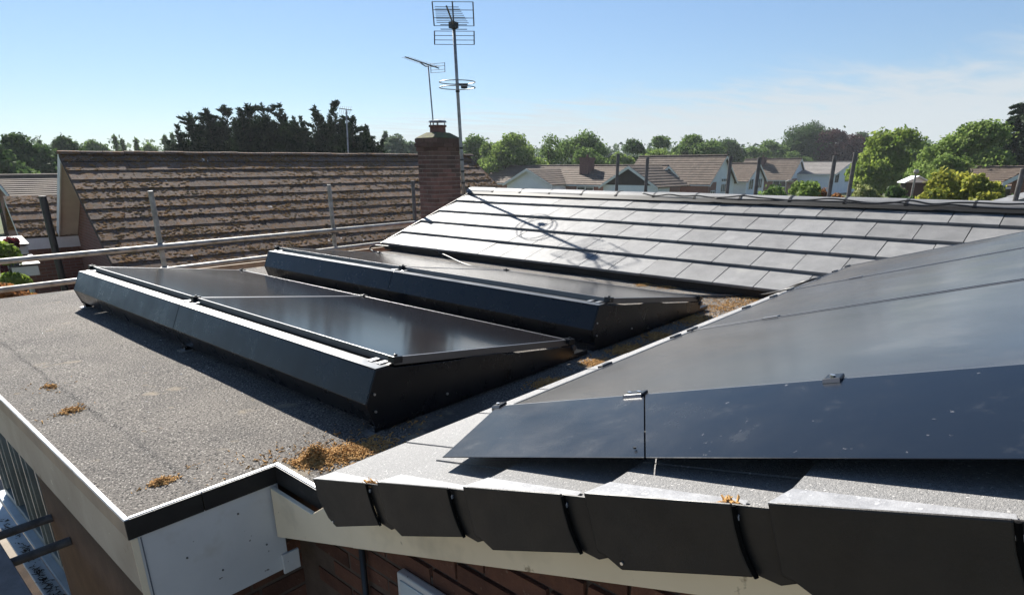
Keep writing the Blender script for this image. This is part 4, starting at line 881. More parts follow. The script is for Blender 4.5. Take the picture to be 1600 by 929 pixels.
# ------------------------------------------------------------------ distant houses (grid parallel to ours: ridges along y, gables facing -y)
def stepped_slope(P, n, t=0.05):
    """P(a, d): a in 0..1 along the eave, d in 0..1 from eave to ridge"""
    b = MB()
    for k in range(n):
        d0, d1 = k/n, (k+1)/n
        q = [P(0, d0), P(1, d0), P(1, d1), P(0, d1)]; up = Vector((0, 0, t))
        b.hexa([p-up for p in q], [q[0]+up*.8, q[1]+up*.8, q[2], q[3]])
    return b
def gable_house(name, label, X0, Y0, L, W, ze, zr, roof='roof_brown', wall='house_brick', gable='white_wall', front_windows=(), gable_windows=(), group='houses beyond the ridge', steps=14, over=0.35, cross=(), chimney=None, rot=0):
    """X0,Y0: corner nearest (min x, min y); ridge runs along y at X0+W/2"""
    gr = gz(X0, Y0)-0.3; h = thing(name, label, 'house', group, (X0, Y0, gr))
    h.rotation_euler = (0, 0, rot)
    def loc(b, nm, m, par=h, **k):
        b.v = [(x-X0, y-Y0, z-gr) for x, y, z in b.v]; return b.build(nm, M[m], par, **k)
    b = MB(); b.box((X0, Y0, gr), (X0+W, Y0+L, ze-0.02)); loc(b, 'wall', wall)
    for yy, dy in ((Y0-.012, .1), (Y0+L-.09, .1)):
        b = MB(); b.prism([(X0+.02, yy, ze-.02), (X0+W-.02, yy, ze-.02), (X0+W/2, yy, zr-.12)], (0, dy, 0)); loc(b, 'gable_wall', gable)
    o = over; pitch = (zr-ze)/(W/2); xe0 = X0-.3; zee = ze-.3*pitch
    F = lambda a, d: Vector((xe0+(X0+W/2-xe0)*d, Y0-o+(L+2*o)*a, zee+(zr-zee)*d)); Bk = lambda a, d: Vector((X0+W+.3-(X0+W+.3-X0-W/2)*d, Y0-o+(L+2*o)*a, zee+(zr-zee)*d))
    r = loc(stepped_slope(F, steps), 'roof', roof); loc(stepped_slope(Bk, steps), 'roof_back', roof)
    b = MB(); b.tube([(X0+W/2, Y0-o, zr+.02), (X0+W/2, Y0+L+o, zr+.02)], .11, 8); loc(b, 'ridge_line', roof, r)
    for s in (0, 1):
        b = MB(); x_a = xe0 if s == 0 else X0+W+.3
        b.prism([(x_a, Y0-o-.03, zee-.02), (X0+W/2, Y0-o-.03, zr-.02), (X0+W/2, Y0-o-.03, zr-.24), (x_a, Y0-o-.03, zee-.22)], (0, .05, 0)); loc(b, 'barge_board', 'barge_white')
    b = MB(); b.box((xe0-.02, Y0-o, zee-.16), (xe0+.06, Y0+L+o, zee-.04)); loc(b, 'gutter', 'barge_white')
    def window(axis, a0, a1, z0, z1, fr='window_frame', n=2):
        f = MB(); g = MB(); t = .06
        if axis == 'x':
            f_ = lambda u, v, d0, d1: ((X0+u[0], Y0-d1, v[0]), (X0+u[1], Y0-d0, v[1]))
        else:
            f_ = lambda u, v, d0, d1: ((X0-d1, Y0+u[0], v[0]), (X0-d0, Y0+u[1], v[1]))
        g.box(*f_((a0, a1), (z0, z1), .014, .03)); pw = loc(g, 'window', 'window_glass')
        us = [a0+(a1-a0)*i/n for i in range(n+1)]
        for i, u in enumerate(us): f.box(*f_((u-t/2, u+t/2), (z0-t, z1+t), .02, .075))
        for v in (z0, z1): f.box(*f_((a0, a1), (v-t/2, v+t/2), .02, .07))
        loc(f, 'frame', fr, pw)
    for w_ in front_windows: window('y', *w_)
    for w_ in gable_windows: window('x', *w_)
    for (yc, hw, zt, proj, infill) in cross:     # cross gables facing -x
        cx = X0-proj; zb = ze; rise = zt-zb
        b = MB(); b.box((cx, Y0+yc-hw, gr), (X0+.0, Y0+yc+hw, zb-.03)); loc(b, 'wing_wall', 'white_wall')
        b = MB(); b.prism([(cx-.012, Y0+yc-hw+.05, zb-.03), (cx-.012, Y0+yc+hw-.05, zb-.03), (cx-.012, Y0+yc, zt-.10)], (.1, 0, 0)); loc(b, 'wing_gable', infill)
        xin = X0+W/2*min(1, (zt-ze)/(zr-ze))
        for s in (-1, 1):
            ye = Y0+yc+s*(hw+.3); ze2 = zb-.3*rise/hw
            P = lambda a, d, ye=ye, ze2=ze2: Vector(((cx-.35)+(xin+.1-cx+.35)*a, ye+(Y0+yc-ye)*d, ze2+(zt-ze2)*d))
            loc(stepped_slope(P, 8), 'wing_roof', roof)
            b = MB(); b.prism([(cx-.38, ye, ze2-.0), (cx-.38, Y0+yc, zt-.0), (cx-.38, Y0+yc, zt-.26), (cx-.38, ye, ze2-.22)], (.05, 0, 0)); loc(b, 'barge_board', 'barge_white')
    if chimney:
        cx, cy, cw, zt = chimney; b = MB(); b.box((X0+cx-cw/2, Y0+cy-cw/2, ze), (X0+cx+cw/2, Y0+cy+cw/2, zt)); b.box((X0+cx-cw/2-.06, Y0+cy-cw/2-.06, zt-.22), (X0+cx+cw/2+.06, Y0+cy+cw/2+.06, zt-.06)); c = loc(b, 'chimney', 'brick_old')
        b = MB(); b.tube([(X0+cx, Y0+cy, zt), (X0+cx, Y0+cy, zt+.28)], .12, 8); loc(b, 'pot', 'roof_red', c)
        b = MB(); b.hexa([(X0+cx-cw*.9, Y0+cy-cw*.9, ze+.2)]*1+[(X0+cx+cw*.9, Y0+cy-cw*.9, ze+.2), (X0+cx+cw*.9, Y0+cy+cw*.9, ze+.2), (X0+cx-cw*.9, Y0+cy+cw*.9, ze+.2)], [(X0+cx-cw*.55, Y0+cy-cw*.55, ze+.9), (X0+cx+cw*.55, Y0+cy-cw*.55, ze+.9), (X0+cx+cw*.55, Y0+cy+cw*.55, ze+.9), (X0+cx-cw*.55, Y0+cy+cw*.55, ze+.9)]); 
    return h
def build_far_houses():
    k = lambda px, py, z: onplane(px, py, 2, z)
    # big brown roof with the white paned gable
    z = -0.85; c = k(1107, 284.5, z); X0, Y0 = float(c[0]), float(c[1]); ap = onplane(1132, 243, 1, Y0); W = 2*float(ap[0]-X0); zr = float(ap[2])
    gable_house('house', 'house with long brown roof and tall white gable full of panes', X0, Y0, 10.2, W, z, zr, gable_windows=[(W*.47, W*.80, z-1.1, z-.25, 'window_frame', 5), (W*.47, W*.80, z+.0, z+.30, 'window_frame', 5), (W*.10, W*.25, z-1.6, z-.9)], wall='house_brick', gable='white_wall', front_windows=[(8.6, 9.8, z-1.5, z-.5)], steps=12)
    hh = bpy.data.objects['house']; gr = hh.location.z
    b = MB(); b.box((W*.30, -.0135, 0), (W-.02, -.002, z-.0-gr)); b.build('white_panel', M['white_wall'], hh)
    # low long bungalow with two cross gables
    z = -0.80; c = k(1003, 287.5, z); X0, Y0 = float(c[0]), float(c[1]); far = onplane(772, 275, 0, X0+1.0)
    L = float(far[1]-Y0); zr = float(onplane(930, 259, 0, X0+3.4)[2])
    g1 = onplane(985, 259, 0, X0-2.4); g2 = onplane(826, 263, 0, X0-2.4); hw1 = abs(float(onplane(943, 287, 0, X0-2.4)[1]-g1[1])); hw2 = abs(float(onplane(792, 287, 0, X0-2.4)[1]-g2[1]))
    gable_house('bungalow', 'long low bungalow with brown roof, one dark and one white cross gable', X0, Y0-.5, L+1.5, 6.8, z, zr, cross=[(float(g1[1]-Y0)+.5, min(hw1, 3.2), float(g1[2]), 2.4, 'dark_clad'), (float(g2[1]-Y0)+.5, min(hw2, 3.4), float(g2[2]), 2.4, 'white_wall')], front_windows=[(6, 8, z-1.4, z-.4)], steps=10,
                chimney=(2.2, float(onplane(917, 262, 0, X0+2.2)[1]-Y0)+.5, 1.1, float(onplane(917, 246, 0, X0+2.2)[2])))
    # small white gable just right of the big one
    z = -1.0; c = k(1167, 281, z); X0, Y0 = float(c[0]), float(c[1]); ap = onplane(1184, 255, 1, Y0); W = 2*float(ap[0]-X0)
    gable_house('house', 'small house with white gable squeezed between the big gable and brown roof', X0, Y0, 6.0, W, z, float(ap[2]), gable_windows=[(W*.12, W*.36, z-1.2, z+.1), (W*.66, W*.86, z-1.1, z+.1)], wall='white_wall', roof='roof_brown', steps=9)
    # brown roof with pointed white gable farther right
    z = -1.27; c = k(1233, 279, z); X0, Y0 = float(c[0]), float(c[1]); ap = onplane(1250, 248, 1, Y0); W = 2*float(ap[0]-X0)
    gable_house('house', 'house with tall brown roof and narrow pointed white gable', X0, Y0, 8.6, W, z, float(ap[2]), gable_windows=[(W*.55, W*.92, z-1.2, z+.6, 'dark_frame', 2)], wall='house_brick', roof='roof_brown', steps=12, chimney=(W*.35, 5.5, .9, float(ap[2])+.3), front_windows=[(.4, 2.4, z-1.2, z-.3)])
    # two white houses
    z = -0.93; c = k(1262, 274, z); X0, Y0 = float(c[0]), float(c[1]); ap = onplane(1279, 259, 1, Y0); W = 2*float(ap[0]-X0)
    gable_house('house', 'small white house with dark window left of the two close uprights', X0, Y0, 6, W, z, float(ap[2]), gable_windows=[(W*.12, W*.46, z-1.1, z+.35, 'dark_frame', 2)], wall='white_wall', roof='roof_grey', steps=8)
    z = -0.52; c = k(1304, 271, z); X0, Y0 = float(c[0]), float(c[1]); ap = onplane(1328, 253, 1, Y0); W = 2*float(ap[0]-X0)
    gable_house('house', 'wide white house with dark window behind the two close uprights', X0, Y0, 8, W, z, float(ap[2]), gable_windows=[(W*.05, W*.16, z-1.3, z+.1, 'dark_frame', 2), (W*.42, W*.72, z-1.3, z-.05, 'dark_frame', 3)], wall='white_wall', roof='roof_grey', steps=9)
    # brick house at the right border, and the low one before it
    p = at(1584, 276, 28); 
    gable_house('house', 'brick house with white verge cut by the right border', float(p[0]), float(p[1]), 6.0, 6.5, float(p[2]), float(p[2])+2.2, rot=-math.pi/2, gable='house_brick', wall='house_brick', roof='roof_brown', steps=9)
    p = at(1556, 288, 40)
    gable_house('bungalow', 'low pale bungalow glimpsed behind the yellow shrub at right', float(p[0]), float(p[1])-4.0, 6.0, 6.5, float(p[2]), float(p[2])+1.0, wall='white_wall', roof='roof_brown', steps=9, front_windows=[(2.5, 3.6, float(p[2])-1.1, float(p[2])-.2)])
    # left: roof behind the low mossy roof
    p = at(27, 304, 30)
    gable_house('bungalow', 'brown tiled bungalow roof at far left behind the low mossy roof', float(p[0]), float(p[1])+4.0, 6.0, 4.0, float(p[2])+.05, float(p[2])+.80, rot=-math.pi/2, wall='house_brick', gable='house_brick', roof='roof_brown', steps=10, group=None)
    # grey shed with pale roof
    s = thing('shed', 'dark garden shed with pale roof by the lamp post', 'shed'); p = at(1416, 285, 34); q = at(1449, 285, 34); m = Vector(colx(p)); n = Vector(colx(q)); u = (n-m); w = u.length; u.normalize(); v = Vector((-u.y, u.x, 0)); gr = gz(m.x, m.y)
    up = Vector((0, 0, 1)); b = MB(); b.prism([m, n, Vector((n.x, n.y, gr)), Vector((m.x, m.y, gr))], -v*.5 if v.dot(Vector(colx(FW))) < 0 else v*.5); b.build('wall', M['dark_clad'], s)
    vv = -v if v.dot(Vector(colx(FW))) < 0 else v
    b = MB(); mid = (m+n)/2+up*.30; b.prism([m-u*.15-vv*.15-up*.02, mid-vv*.15, mid+vv*.6, m-u*.15+vv*.6-up*.02], (0, 0, .05)); b.prism([mid-vv*.15, n+u*.15-vv*.15-up*.02, n+u*.15+vv*.6-up*.02, mid+vv*.6], (0, 0, .05)); b.build('roof', M['white_wall'], s)
    b = MB(); b.prism([m-vv*.005, n-vv*.005, mid-up*.03-vv*.005], vv*.05); b.build('gable_panel', M['white_wall'], s)
    b = MB(); b.prism([m+u*w*.25-vv*.03-up*.2, m+u*w*.4-vv*.03-up*.2, m+u*w*.4-vv*.03-up*1.0, m+u*w*.25-vv*.03-up*1.0], vv*.028); b.build('window', M['window_glass'], s)
    # lamp posts
    for px, py, D, lab in ((1431, 272, 30, 'slim street lamp post in front of the shed'), (1229, 284, 48, 'street lamp over the low hedge by the brown roof')):
        t = at(px, py, D); a = thing('lamp_post', lab, 'lamp post'); b = MB(); b.tube([(t[0], t[1], gz(t[0], t[1])), colx(t)], [.07, .045], 8); b.build('post', M['galv'], a)
        b = MB(); tt = Vector(colx(t)); rr = Vector(colx(RT)); b.tube([tt-rr*.08, tt+rr*.12+Vector((0, 0, .05)), tt+rr*.55+Vector((0, 0, .04))] if px < 1300 else [tt, tt+Vector((0, 0, .08)), tt+Vector((0, 0, .22))], [.05, .10, .07] if px < 1300 else [.06, .12, .10], 8); b.build('lamp_head', M['galv'], a)
    # pale roof corner rising behind the right end of the ridge
    r = thing('roof_wing', 'pale grey roof slope showing behind the right end of the ridge', 'roof'); a0 = Vector(colx(at(1540, 326, 9.6))); a1 = Vector(colx(at(1660, 293, 9.6))); 
    back = Vector((FW[0], FW[1], 0.0)).normalized()*3.0; b = MB(); lo = Vector((a0.x, a0.y, a0.z-.6))
    P = lambda a, d: a0.lerp(a1, d)+back*a*(.12)
    b = stepped_slope(P, 4, .015); b.build('slope', M['ridge'], r)
    b = MB(); b.prism([a0, a1, Vector((a1.x, a1.y, a0.z-.9)), Vector((a0.x, a0.y, a0.z-.9))], back*.02); b.build('verge_board', M['ridge'], r)
    b = MB(); q0 = a0+back*.05-Vector((0, 0, .05)); q1 = a1+back*.05-Vector((0, 0, .05)); gr = gz(a0.x, a0.y); b.prism([q0, q1, Vector((q1.x, q1.y, gr)), Vector((q0.x, q0.y, gr))], back*.06); b.build('wall', M['gable_brick'], r)
build_far_houses()

# ------------------------------------------------------------------ vegetation
def quad_mesh(name, c, ax, ay, m):
    """c: centres (n,3), ax, ay: half axes (n,3)"""
    n = len(c); v = np.empty((n, 4, 3), np.float32); v[:, 0] = c-ax-ay*.35; v[:, 1] = c+ay*-1.0+ax*.2; v[:, 2] = c+ax+ay*.3; v[:, 3] = c+ay-ax*.25
    me = bpy.data.meshes.new(name); me.vertices.add(4*n); me.vertices.foreach_set('co', v.ravel()); me.loops.add(4*n); me.loops.foreach_set('vertex_index', np.arange(4*n, dtype=np.int32))
    me.polygons.add(n); me.polygons.foreach_set('loop_start', np.arange(0, 4*n, 4, dtype=np.int32)); me.update(calc_edges=True); me.materials.append(m); return me
def unit(rs, n):
    a = rs.normal(size=(n, 3)); return a/np.linalg.norm(a, axis=1, keepdims=True)
def deciduous(name, label, cat, base, H, W, leaf, seed, n=9000, ls=0.17, bare=0.22, lobes=18, group=None, airy=0.0):
    rs = np.random.RandomState(seed); t = thing(name, label, cat, group, colx(base))
    ch = H*(1-bare); cz = H*bare+ch*.5; L = []
    W = max(W, .62*H) if cat == 'tree' else W
    zs = min(1.8, max(.85, ch/W))
    for i in range(lobes):
        d = unit(rs, 1)[0]; r = rs.uniform(.35, .80); p = np.array([d[0]*W*.5*r, d[1]*W*.5*r, cz+d[2]*ch*.5*r]); L.append((p, rs.uniform(.19, .34)*min(W, ch)*.75))
    L.append((np.array([rs.uniform(-.1, .1)*W, rs.uniform(-.1, .1)*W, H-ch*.18]), .2*min(W, ch)))
    cs = []; ns = []
    w = np.array([r*r for _, r in L]); w /= w.sum()
    for (p, r), k in zip(L, (w*n).astype(int)):
        d = unit(rs, k); d[:, 2] = np.where(d[:, 2] < -.3, -d[:, 2]*rs.uniform(.2, 1, k), d[:, 2]); rad = r*np.clip(rs.normal(.92, .15, k), .3, 1.18)
        bump = 1+.22*np.sin(d[:, 0]*7+seed)*np.sin(d[:, 1]*6+1)*np.sin(d[:, 2]*7)
        cs.append(p+d*(rad*bump)[:, None]*np.array([1, 1, .85*min(zs, 1.3)])); ns.append(d)
    c = np.concatenate(cs); d = np.concatenate(ns); k = len(c)
    if airy: m = rs.rand(k) > airy; c = c[m]; d = d[m]; k = len(c)
    nr = d+unit(rs, k)*.9; nr /= np.linalg.norm(nr, axis=1, keepdims=True)
    ax = np.cross(nr, unit(rs, k)); ax /= np.linalg.norm(ax, axis=1, keepdims=True)+1e-6; ay = np.cross(nr, ax); s = (ls*rs.uniform(.55, 1.35, k))[:, None]
    link('crown', quad_mesh('crown', c, ax*s, ay*s*.7, leaf), leaf, t)
    b = MB(); tr = max(.05, W*.035); b.tube([(0, 0, -.2), (W*.01, 0, H*.25), (0, W*.01, H*.55), (0, 0, H*.8)], [tr, tr*.8, tr*.5, tr*.15], 8)
    for p, r in L[:10]:
        q = Vector(p); s0 = Vector((0, 0, max(H*.15, q.z*.55))); b.tube([s0, s0.lerp(q, .5)+Vector((0, 0, .04*H)), q], [tr*.42, tr*.28, tr*.08], 6)
    b.build('trunk', M['bark'], t, smooth=True, fix=False); return t
def conifer(name, label, base, H, W, leaf, seed, n_br=130, per=60, ls=0.16, shape=0.75, rise=0.35, group=None, lean=0.0, cat='tree', start=0.06):
    rs = np.random.RandomState(seed); t = thing(name, label, cat, group, colx(base)); C_, A_, B_ = [], [], []
    b = MB(); tr = max(.04, W*.04); b.tube([(0, 0, -.2), (lean*.3, 0, H*.5), (lean, 0, H*.97)], [tr, tr*.6, .01], 8)
    for i in range(n_br):
        z = H*(start+(0.985-start)*(i+rs.rand())/n_br); f = (1-z/H); ln = (W*.5)*(f**shape*.92+.08)*rs.uniform(.62, 1.18); a = rs.uniform(0, 2*np.pi)
        o = np.array([lean*z/H, 0, z]); dr = np.array([np.cos(a), np.sin(a), rise*rs.uniform(.3, 1.5)]); 
        u = rs.uniform(.12, 1.03, per); droop = np.array([0, 0, -.22*ln])
        p = o+dr[None]*ln*u[:, None]+droop[None]*(u**2)[:, None]+rs.normal(size=(per, 3))*(.055*ln+.03)*(1.25-u)[:, None]
        tg = dr+np.array([0, 0, -.44])[None]*u[:, None]*.5+rs.normal(size=(per, 3))*.55; tg /= np.linalg.norm(tg, axis=1, keepdims=True)
        sd = np.cross(tg, unit(rs, per)); sd /= np.linalg.norm(sd, axis=1, keepdims=True)+1e-6; s = (ls*rs.uniform(.6, 1.4, per))[:, None]
        C_.append(p); A_.append(tg*s); B_.append(sd*s*.38)
    k = 60; z = H*(.86+.14*rs.rand(k)); p = np.stack([lean*z/H+rs.normal(size=k)*.03*W, rs.normal(size=k)*.03*W, z], 1); tg = np.array([0, 0, 1.0])+rs.normal(size=(k, 3))*.5; C_.append(p); A_.append(tg*ls*.8); B_.append(np.cross(tg, unit(rs, k))*ls*.25)
    link('crown', quad_mesh('crown', np.concatenate(C_), np.concatenate(A_), np.concatenate(B_), leaf), leaf, t)
    b.build('trunk', M['bark'], t, smooth=True, fix=False); return t
def plume_conifer(name, label, base, H, W, leaf, seed, group=None, leaders=38, per=560, ls=.135):
    """dense hedge conifer: many upright plumes whose tips curve outward"""
    rs = np.random.RandomState(seed); t = thing(name, label, 'tree', group, colx(base)); C_, A_, B_ = [], [], []; b = MB()
    b.tube([(0, 0, -.2), (0, 0, H*.5), (0, 0, H*.9)], [W*.05, W*.03, .01], 8)
    for i in range(leaders):
        a = rs.uniform(0, 2*np.pi); r = W*.5*math.sqrt(rs.rand()) if i else 0.0; h = H*(1.0 if i == 0 else rs.uniform(.70, .98)*(1-.22*(2*r/W)**2)); z0 = H*.12
        tip = np.array([math.cos(a), math.sin(a), 0])*rs.uniform(.1, .45)*(1 if i else .4); o = np.array([math.cos(a)*r, math.sin(a)*r, 0])
        u = rs.rand(per)**.75; ax_ = o[None]+np.outer(u**3, tip)+np.outer(z0+(h-z0)*u, [0, 0, 1]); R_ = (W*.27)*(1-u)**.62+.03
        an = rs.uniform(0, 2*np.pi, per); k = rs.uniform(.25, 1.12, per)*R_; out = np.stack([np.cos(an), np.sin(an), np.zeros(per)], 1)
        p = ax_+out*k[:, None]+np.stack([np.zeros(per), np.zeros(per), k*.45], 1)
        tg = out*rs.uniform(.5, 1.2, (per, 1))+np.array([0, 0, .75])+rs.normal(size=(per, 3))*.4; tg /= np.linalg.norm(tg, axis=1, keepdims=True)
        sd = np.cross(tg, unit(rs, per)); sd /= np.linalg.norm(sd, axis=1, keepdims=True)+1e-6; s_ = (ls*rs.uniform(.6, 1.5, per)*(1.15-.5*u))[:, None]
        C_.append(p); A_.append(tg*s_*1.5); B_.append(sd*s_*.42)
        if i < 8: b.tube([(0, 0, H*.15), colx(o+np.array([0, 0, h*.5])), colx(o+tip*.8+np.array([0, 0, h*.95]))], [W*.03, W*.018, .008], 5)
    for i in range(26):       # side sprays reaching past the outline
        a = rs.uniform(0, 2*np.pi); z = H*rs.uniform(.45, .97); l = W*.5*rs.uniform(.5, 1.25)*(1.15-z/H)+.35; k = 55; u = rs.rand(k)**.6
        dr = np.array([math.cos(a), math.sin(a), rs.uniform(.25, .8)]); p = np.array([0, 0, z])+dr[None]*l*u[:, None]-np.outer(u**2*l*.25, [0, 0, 1])+rs.normal(size=(k, 3))*(.10*(1.1-u))[:, None]
        tg = dr+rs.normal(size=(k, 3))*.4; tg /= np.linalg.norm(tg, axis=1, keepdims=True); sd = np.cross(tg, unit(rs, k)); s_ = (ls*rs.uniform(.5, 1.3, k))[:, None]; C_.append(p); A_.append(tg*s_*1.5); B_.append(sd*s_*.4)
    link('crown', quad_mesh('crown', np.concatenate(C_), np.concatenate(A_), np.concatenate(B_), leaf), leaf, t); b.build('trunk', M['bark'], t, fix=False); return t
def place(px, top, D):
    """ground point under a pixel column at a distance, and the height needed to reach the pixel row"""
    p = at(px, top, D); g = gz(p[0], p[1]); return (float(p[0]), float(p[1]), g), float(p[2])-g
def wpx(w, D): return w/FPX*D
def build_trees():
    T = []
    # (kind, px, top, width px, depth, leaf, label)
    dec = [
     (22, 208, 92, 46, 'dark', 'broad dark tree at the far left border', 15000, .20),
     (-30, 214, 90, 40, 'dark', 'dark tree cut by the left border', 8000, .20),
     (97, 211, 62, 60, 'dark', 'rounded dark tree just left of the tall gable apex', 9000, .22),
     (62, 240, 46, 50, 'light', 'low sunlit yellow green tree below the left spires', 6000, .14),
     (40, 262, 60, 44, 'mid', 'low green tree behind the far left bungalow', 7000, .14),
     (150, 221, 42, 85, 'mid', 'small round tree above the left part of the mossy ridge', 5000, .24),
     (233, 223, 50, 85, 'mid', 'low round tree between thin spires above the mossy ridge', 5000, .24),
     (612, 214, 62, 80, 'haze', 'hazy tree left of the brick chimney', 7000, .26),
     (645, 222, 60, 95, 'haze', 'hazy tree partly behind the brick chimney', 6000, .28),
     (742, 211, 34, 80, 'mid', 'dark narrow tree just right of the tall mast', 5000, .20),
     (770, 222, 60, 76, 'light', 'pale leafy tree right of the tall mast', 8000, .19),
     (806, 206, 96, 74, 'light', 'large pale green tree above the white cross gable', 14000, .19),
     (858, 206, 46, 78, 'mid', 'sparse thin crowned tree beside the large pale green tree', 2600, .18),
     (908, 206, 78, 80, 'mid', 'feathery tree behind the bungalow chimney', 8000, .20),
     (922, 232, 62, 74, 'mid', 'round green tree directly behind the bungalow chimney', 8000, .18),
     (968, 238, 60, 80, 'light', 'low yellow green tree left of the big brown roof', 7000, .18),
     (998, 222, 34, 85, 'dark', 'small dark round tree behind the big brown roof', 5000, .22),
     (1033, 212, 48, 95, 'mid', 'tall round tree behind the left of the big brown roof', 7000, .25),
     (1030, 232, 66, 80, 'light', 'low bright tree behind the big brown roof', 7000, .20),
     (1086, 208, 82, 95, 'mid', 'broad dome shaped tree behind the big brown roof', 11000, .25),
     (1140, 217, 64, 115, 'dark', 'dark tree above the tall white paned gable', 8000, .25),
     (1176, 229, 52, 122, 'mid', 'low tree in the gap above the small white gable', 6000, .26),
     (1208, 218, 66, 126, 'mid', 'wide tree behind the tall brown roof', 8000, .26),
     (1268, 189, 74, 126, 'dark', 'tallest dark green tree beside the copper one', 12000, .24),
     (1245, 235, 50, 120, 'mid', 'low tree above the pointed white gable', 5000, .22),
     (1312, 202, 70, 122, 'copper', 'dark purple copper tree', 11000, .23),
     (1352, 205, 50, 124, 'dark', 'dark green tree immediately right of the copper tree', 7000, .24),
     (1394, 204, 96, 56, 'bright', 'big bright green tree right of the white houses', 16000, .18),
     (1372, 250, 60, 52, 'bright', 'lower bright green mass at the foot of the big bright tree', 7000, .16),
     (1440, 219, 64, 60, 'mid', 'mid green tree between the two bright ones', 8000, .18),
     (1472, 226, 50, 80, 'dark', 'dark tree in the dip left of the willow like tree', 6000, .22),
     (1524, 188, 124, 44, 'light', 'large loose willow like tree near the right border', 18000, .15),
     (1480, 240, 80, 40, 'light', 'lower leafy tree left of the yellow shrub', 9000, .14),
     (1572, 205, 76, 60, 'dark', 'dark tree behind the right border brick house', 9000, .19),
     (1600, 225, 70, 52, 'dark', 'dark tree cut by the right border', 8000, .17),
    ]
    for i, (px, top, w, D, lf, lab, n, ls) in enumerate(dec):
        b, H = place(px, top, D); deciduous('tree', lab, 'tree', b, H, wpx(w, D)*1.08, LEAF[lf], 100+i, n=int(n*1.7), ls=ls*.74, bare=.12, lobes=20 if w > 60 else 13, airy=0.35 if 'sparse' in lab or 'feathery' in lab else 0.0)
    ley = [(297, 176, 52), (325, 171, 56), (352, 165, 56), (384, 163, 58), (412, 162, 56), (436, 161, 52), (462, 182, 46), (494, 166, 52), (519, 158, 56), (548, 182, 52), (570, 196, 40)]
    names = ['leftmost tall dark conifer above the mossy ridge', 'second conifer from the left in the tall dark row', 'third conifer from the left in the tall dark row', 'fourth conifer from the left in the tall dark row', 'fifth conifer from the left in the tall dark row',
             'sixth conifer from the left, last before the dip in the dark row', 'shorter dark conifer in the dip of the row', 'dark conifer just right of the dip in the row', 'highest dark conifer near the thin aerial', 'dark conifer right of the thin aerial', 'lowest dark conifer at the right end of the row']
    for i, (px, top, w) in enumerate(ley):
        D = 40+(i % 3)*1.5; b, H = place(px, top, D); plume_conifer('conifer', names[i], b, H, wpx(w, D)*1.45, LEAF['conifer'], 300+i, group='tall dark conifers behind the mossy roof')
    sp = [(40, 222, 18, 'first of two tiny distant spires at far left'), (60, 219, 18, 'second of two tiny distant spires at far left'), (178, 212, 16, 'thin distant spire, leftmost above the mossy ridge'), (190, 217, 14, 'thin distant spire beside the leftmost one'), (212, 217, 16, 'thin distant spire in the middle of the mossy ridge trees'), (256, 212, 15, 'thin distant spire near the dark conifers'), (269, 209, 17, 'distant spire touching the dark conifer row'), (602, 206, 26, 'pointed distant conifer right of the dark row')]
    for i, (px, top, w, lab) in enumerate(sp):
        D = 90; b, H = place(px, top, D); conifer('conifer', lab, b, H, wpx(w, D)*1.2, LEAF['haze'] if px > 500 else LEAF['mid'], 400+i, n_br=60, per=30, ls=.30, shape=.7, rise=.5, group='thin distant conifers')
    b, H = place(1603, 160, 46); conifer('pine_tree', 'layered dark pine at the right border', b, H, wpx(95, 46), LEAF['pine'], 500, n_br=46, per=210, ls=.17, shape=.30, rise=.12, start=.35)
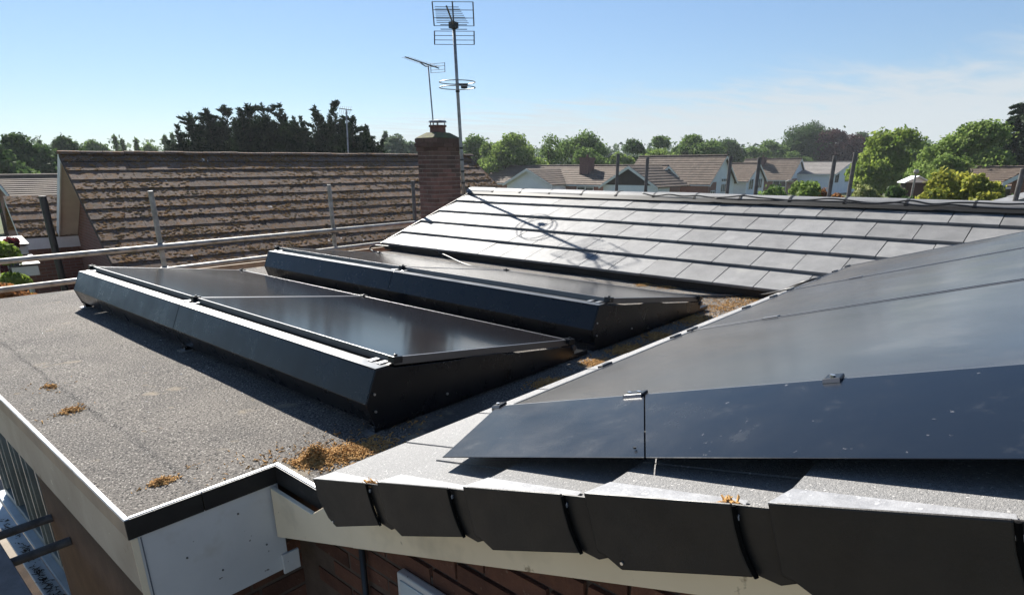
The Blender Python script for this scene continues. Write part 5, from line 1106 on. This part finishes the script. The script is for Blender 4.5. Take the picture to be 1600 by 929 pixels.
    sh = [(1212, 288, 66, 30, 'mid', 'low clipped green hedge bush beyond the ridge', 5000, .09), (1258, 280, 62, 31, 'light', 'loose green bush left of the two close uprights', 6000, .09), (1290, 287, 40, 32, 'orange', 'orange flowering bush behind the two close uprights', 4000, .08), (1316, 294, 40, 31, 'orange', 'pinkish orange low bush right of the two close uprights', 3500, .07),
          (1361, 284, 60, 30, 'variegated', 'round pale variegated bush beyond the ridge', 7000, .075), (1402, 288, 44, 30, 'dark', 'dark bush beside the shed', 5000, .09), (1490, 262, 84, 26, 'yellow', 'large yellow green shrub near the right', 11000, .085), (1535, 262, 70, 24, 'yellow', 'bright leafy shrub overlapping the yellow one', 9000, .085), (1462, 285, 56, 24, 'yellow', 'yellowish lower shrub left of the large one', 6000, .08), (1575, 305, 70, 26, 'mid', 'low hedge at the foot of the right border house', 5000, .08),
          (1340, 305, 50, 28, 'mid', 'low green bush at the foot of the variegated one', 3500, .08), (1425, 303, 60, 26, 'dark', 'low dark bush in front of the shed', 4000, .08),
          (4, 345, 40, 13, 'red', 'red leaved shrub at the left border', 3500, .045), (2, 372, 50, 12, 'bright', 'bright green shrub under the red one at the left border', 4500, .045), (12, 424, 56, 9.5, 'orange', 'brown orange shrub at the left below the white canopy', 4500, .03), (38, 438, 46, 9.5, 'mid', 'green shrub beside the white downpipe at the left', 4000, .03)]
    for i, (px, top, w, D, lf, lab, n, ls) in enumerate(sh):
        b, H = place(px, top, D); deciduous('shrub', lab, 'shrub', b, H, wpx(w, D)*1.15, LEAF[lf], 600+i, n=n, ls=ls, bare=.02, lobes=14)
    # far wood closing the horizon
    rs = np.random.RandomState(9); C_ = []
    for a in np.radians(np.arange(-25, 125, .55)):
        D = rs.uniform(168, 210); x, y = D*math.sin(a), D*math.cos(a); r = rs.uniform(2.2, 4.0); h = rs.uniform(7.6, 10.6); k = 230
        d = unit(rs, k); d[:, 2] = abs(d[:, 2]); C_.append(np.array([x, y, gz(x, y)])+d*np.array([r*1.3, r*1.3, h])*np.clip(rs.normal(.93, .12, (k, 1)), .3, 1.3))
    c = np.concatenate(C_); n = len(c); nr = unit(rs, n); ax = np.cross(nr, unit(rs, n)); ax /= np.linalg.norm(ax, axis=1, keepdims=True)+1e-6; ay = np.cross(nr, ax); s = rs.uniform(.3, .75, (n, 1))
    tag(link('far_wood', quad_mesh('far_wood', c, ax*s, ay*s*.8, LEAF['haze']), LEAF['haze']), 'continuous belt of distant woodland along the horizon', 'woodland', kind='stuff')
build_trees()

def build_haze():
    m = bpy.data.materials.new('air_haze'); m.use_nodes = True; nt = m.node_tree; nt.nodes.remove(nt.nodes['Principled BSDF'])
    v = nt.nodes.new('ShaderNodeVolumePrincipled'); v.inputs['Color'].default_value = (0.86, 0.92, 1.0, 1); v.inputs['Density'].default_value = 0.0003; v.inputs['Anisotropy'].default_value = 0.2
    nt.links.new(v.outputs[0], nt.nodes['Material Output'].inputs['Volume'])
    b = MB(); b.box((-260, -260, -4.9), (260, 260, 16)); tag(b.build('haze', m), 'faint summer haze softening the distant trees', 'haze', kind='stuff')
build_haze()
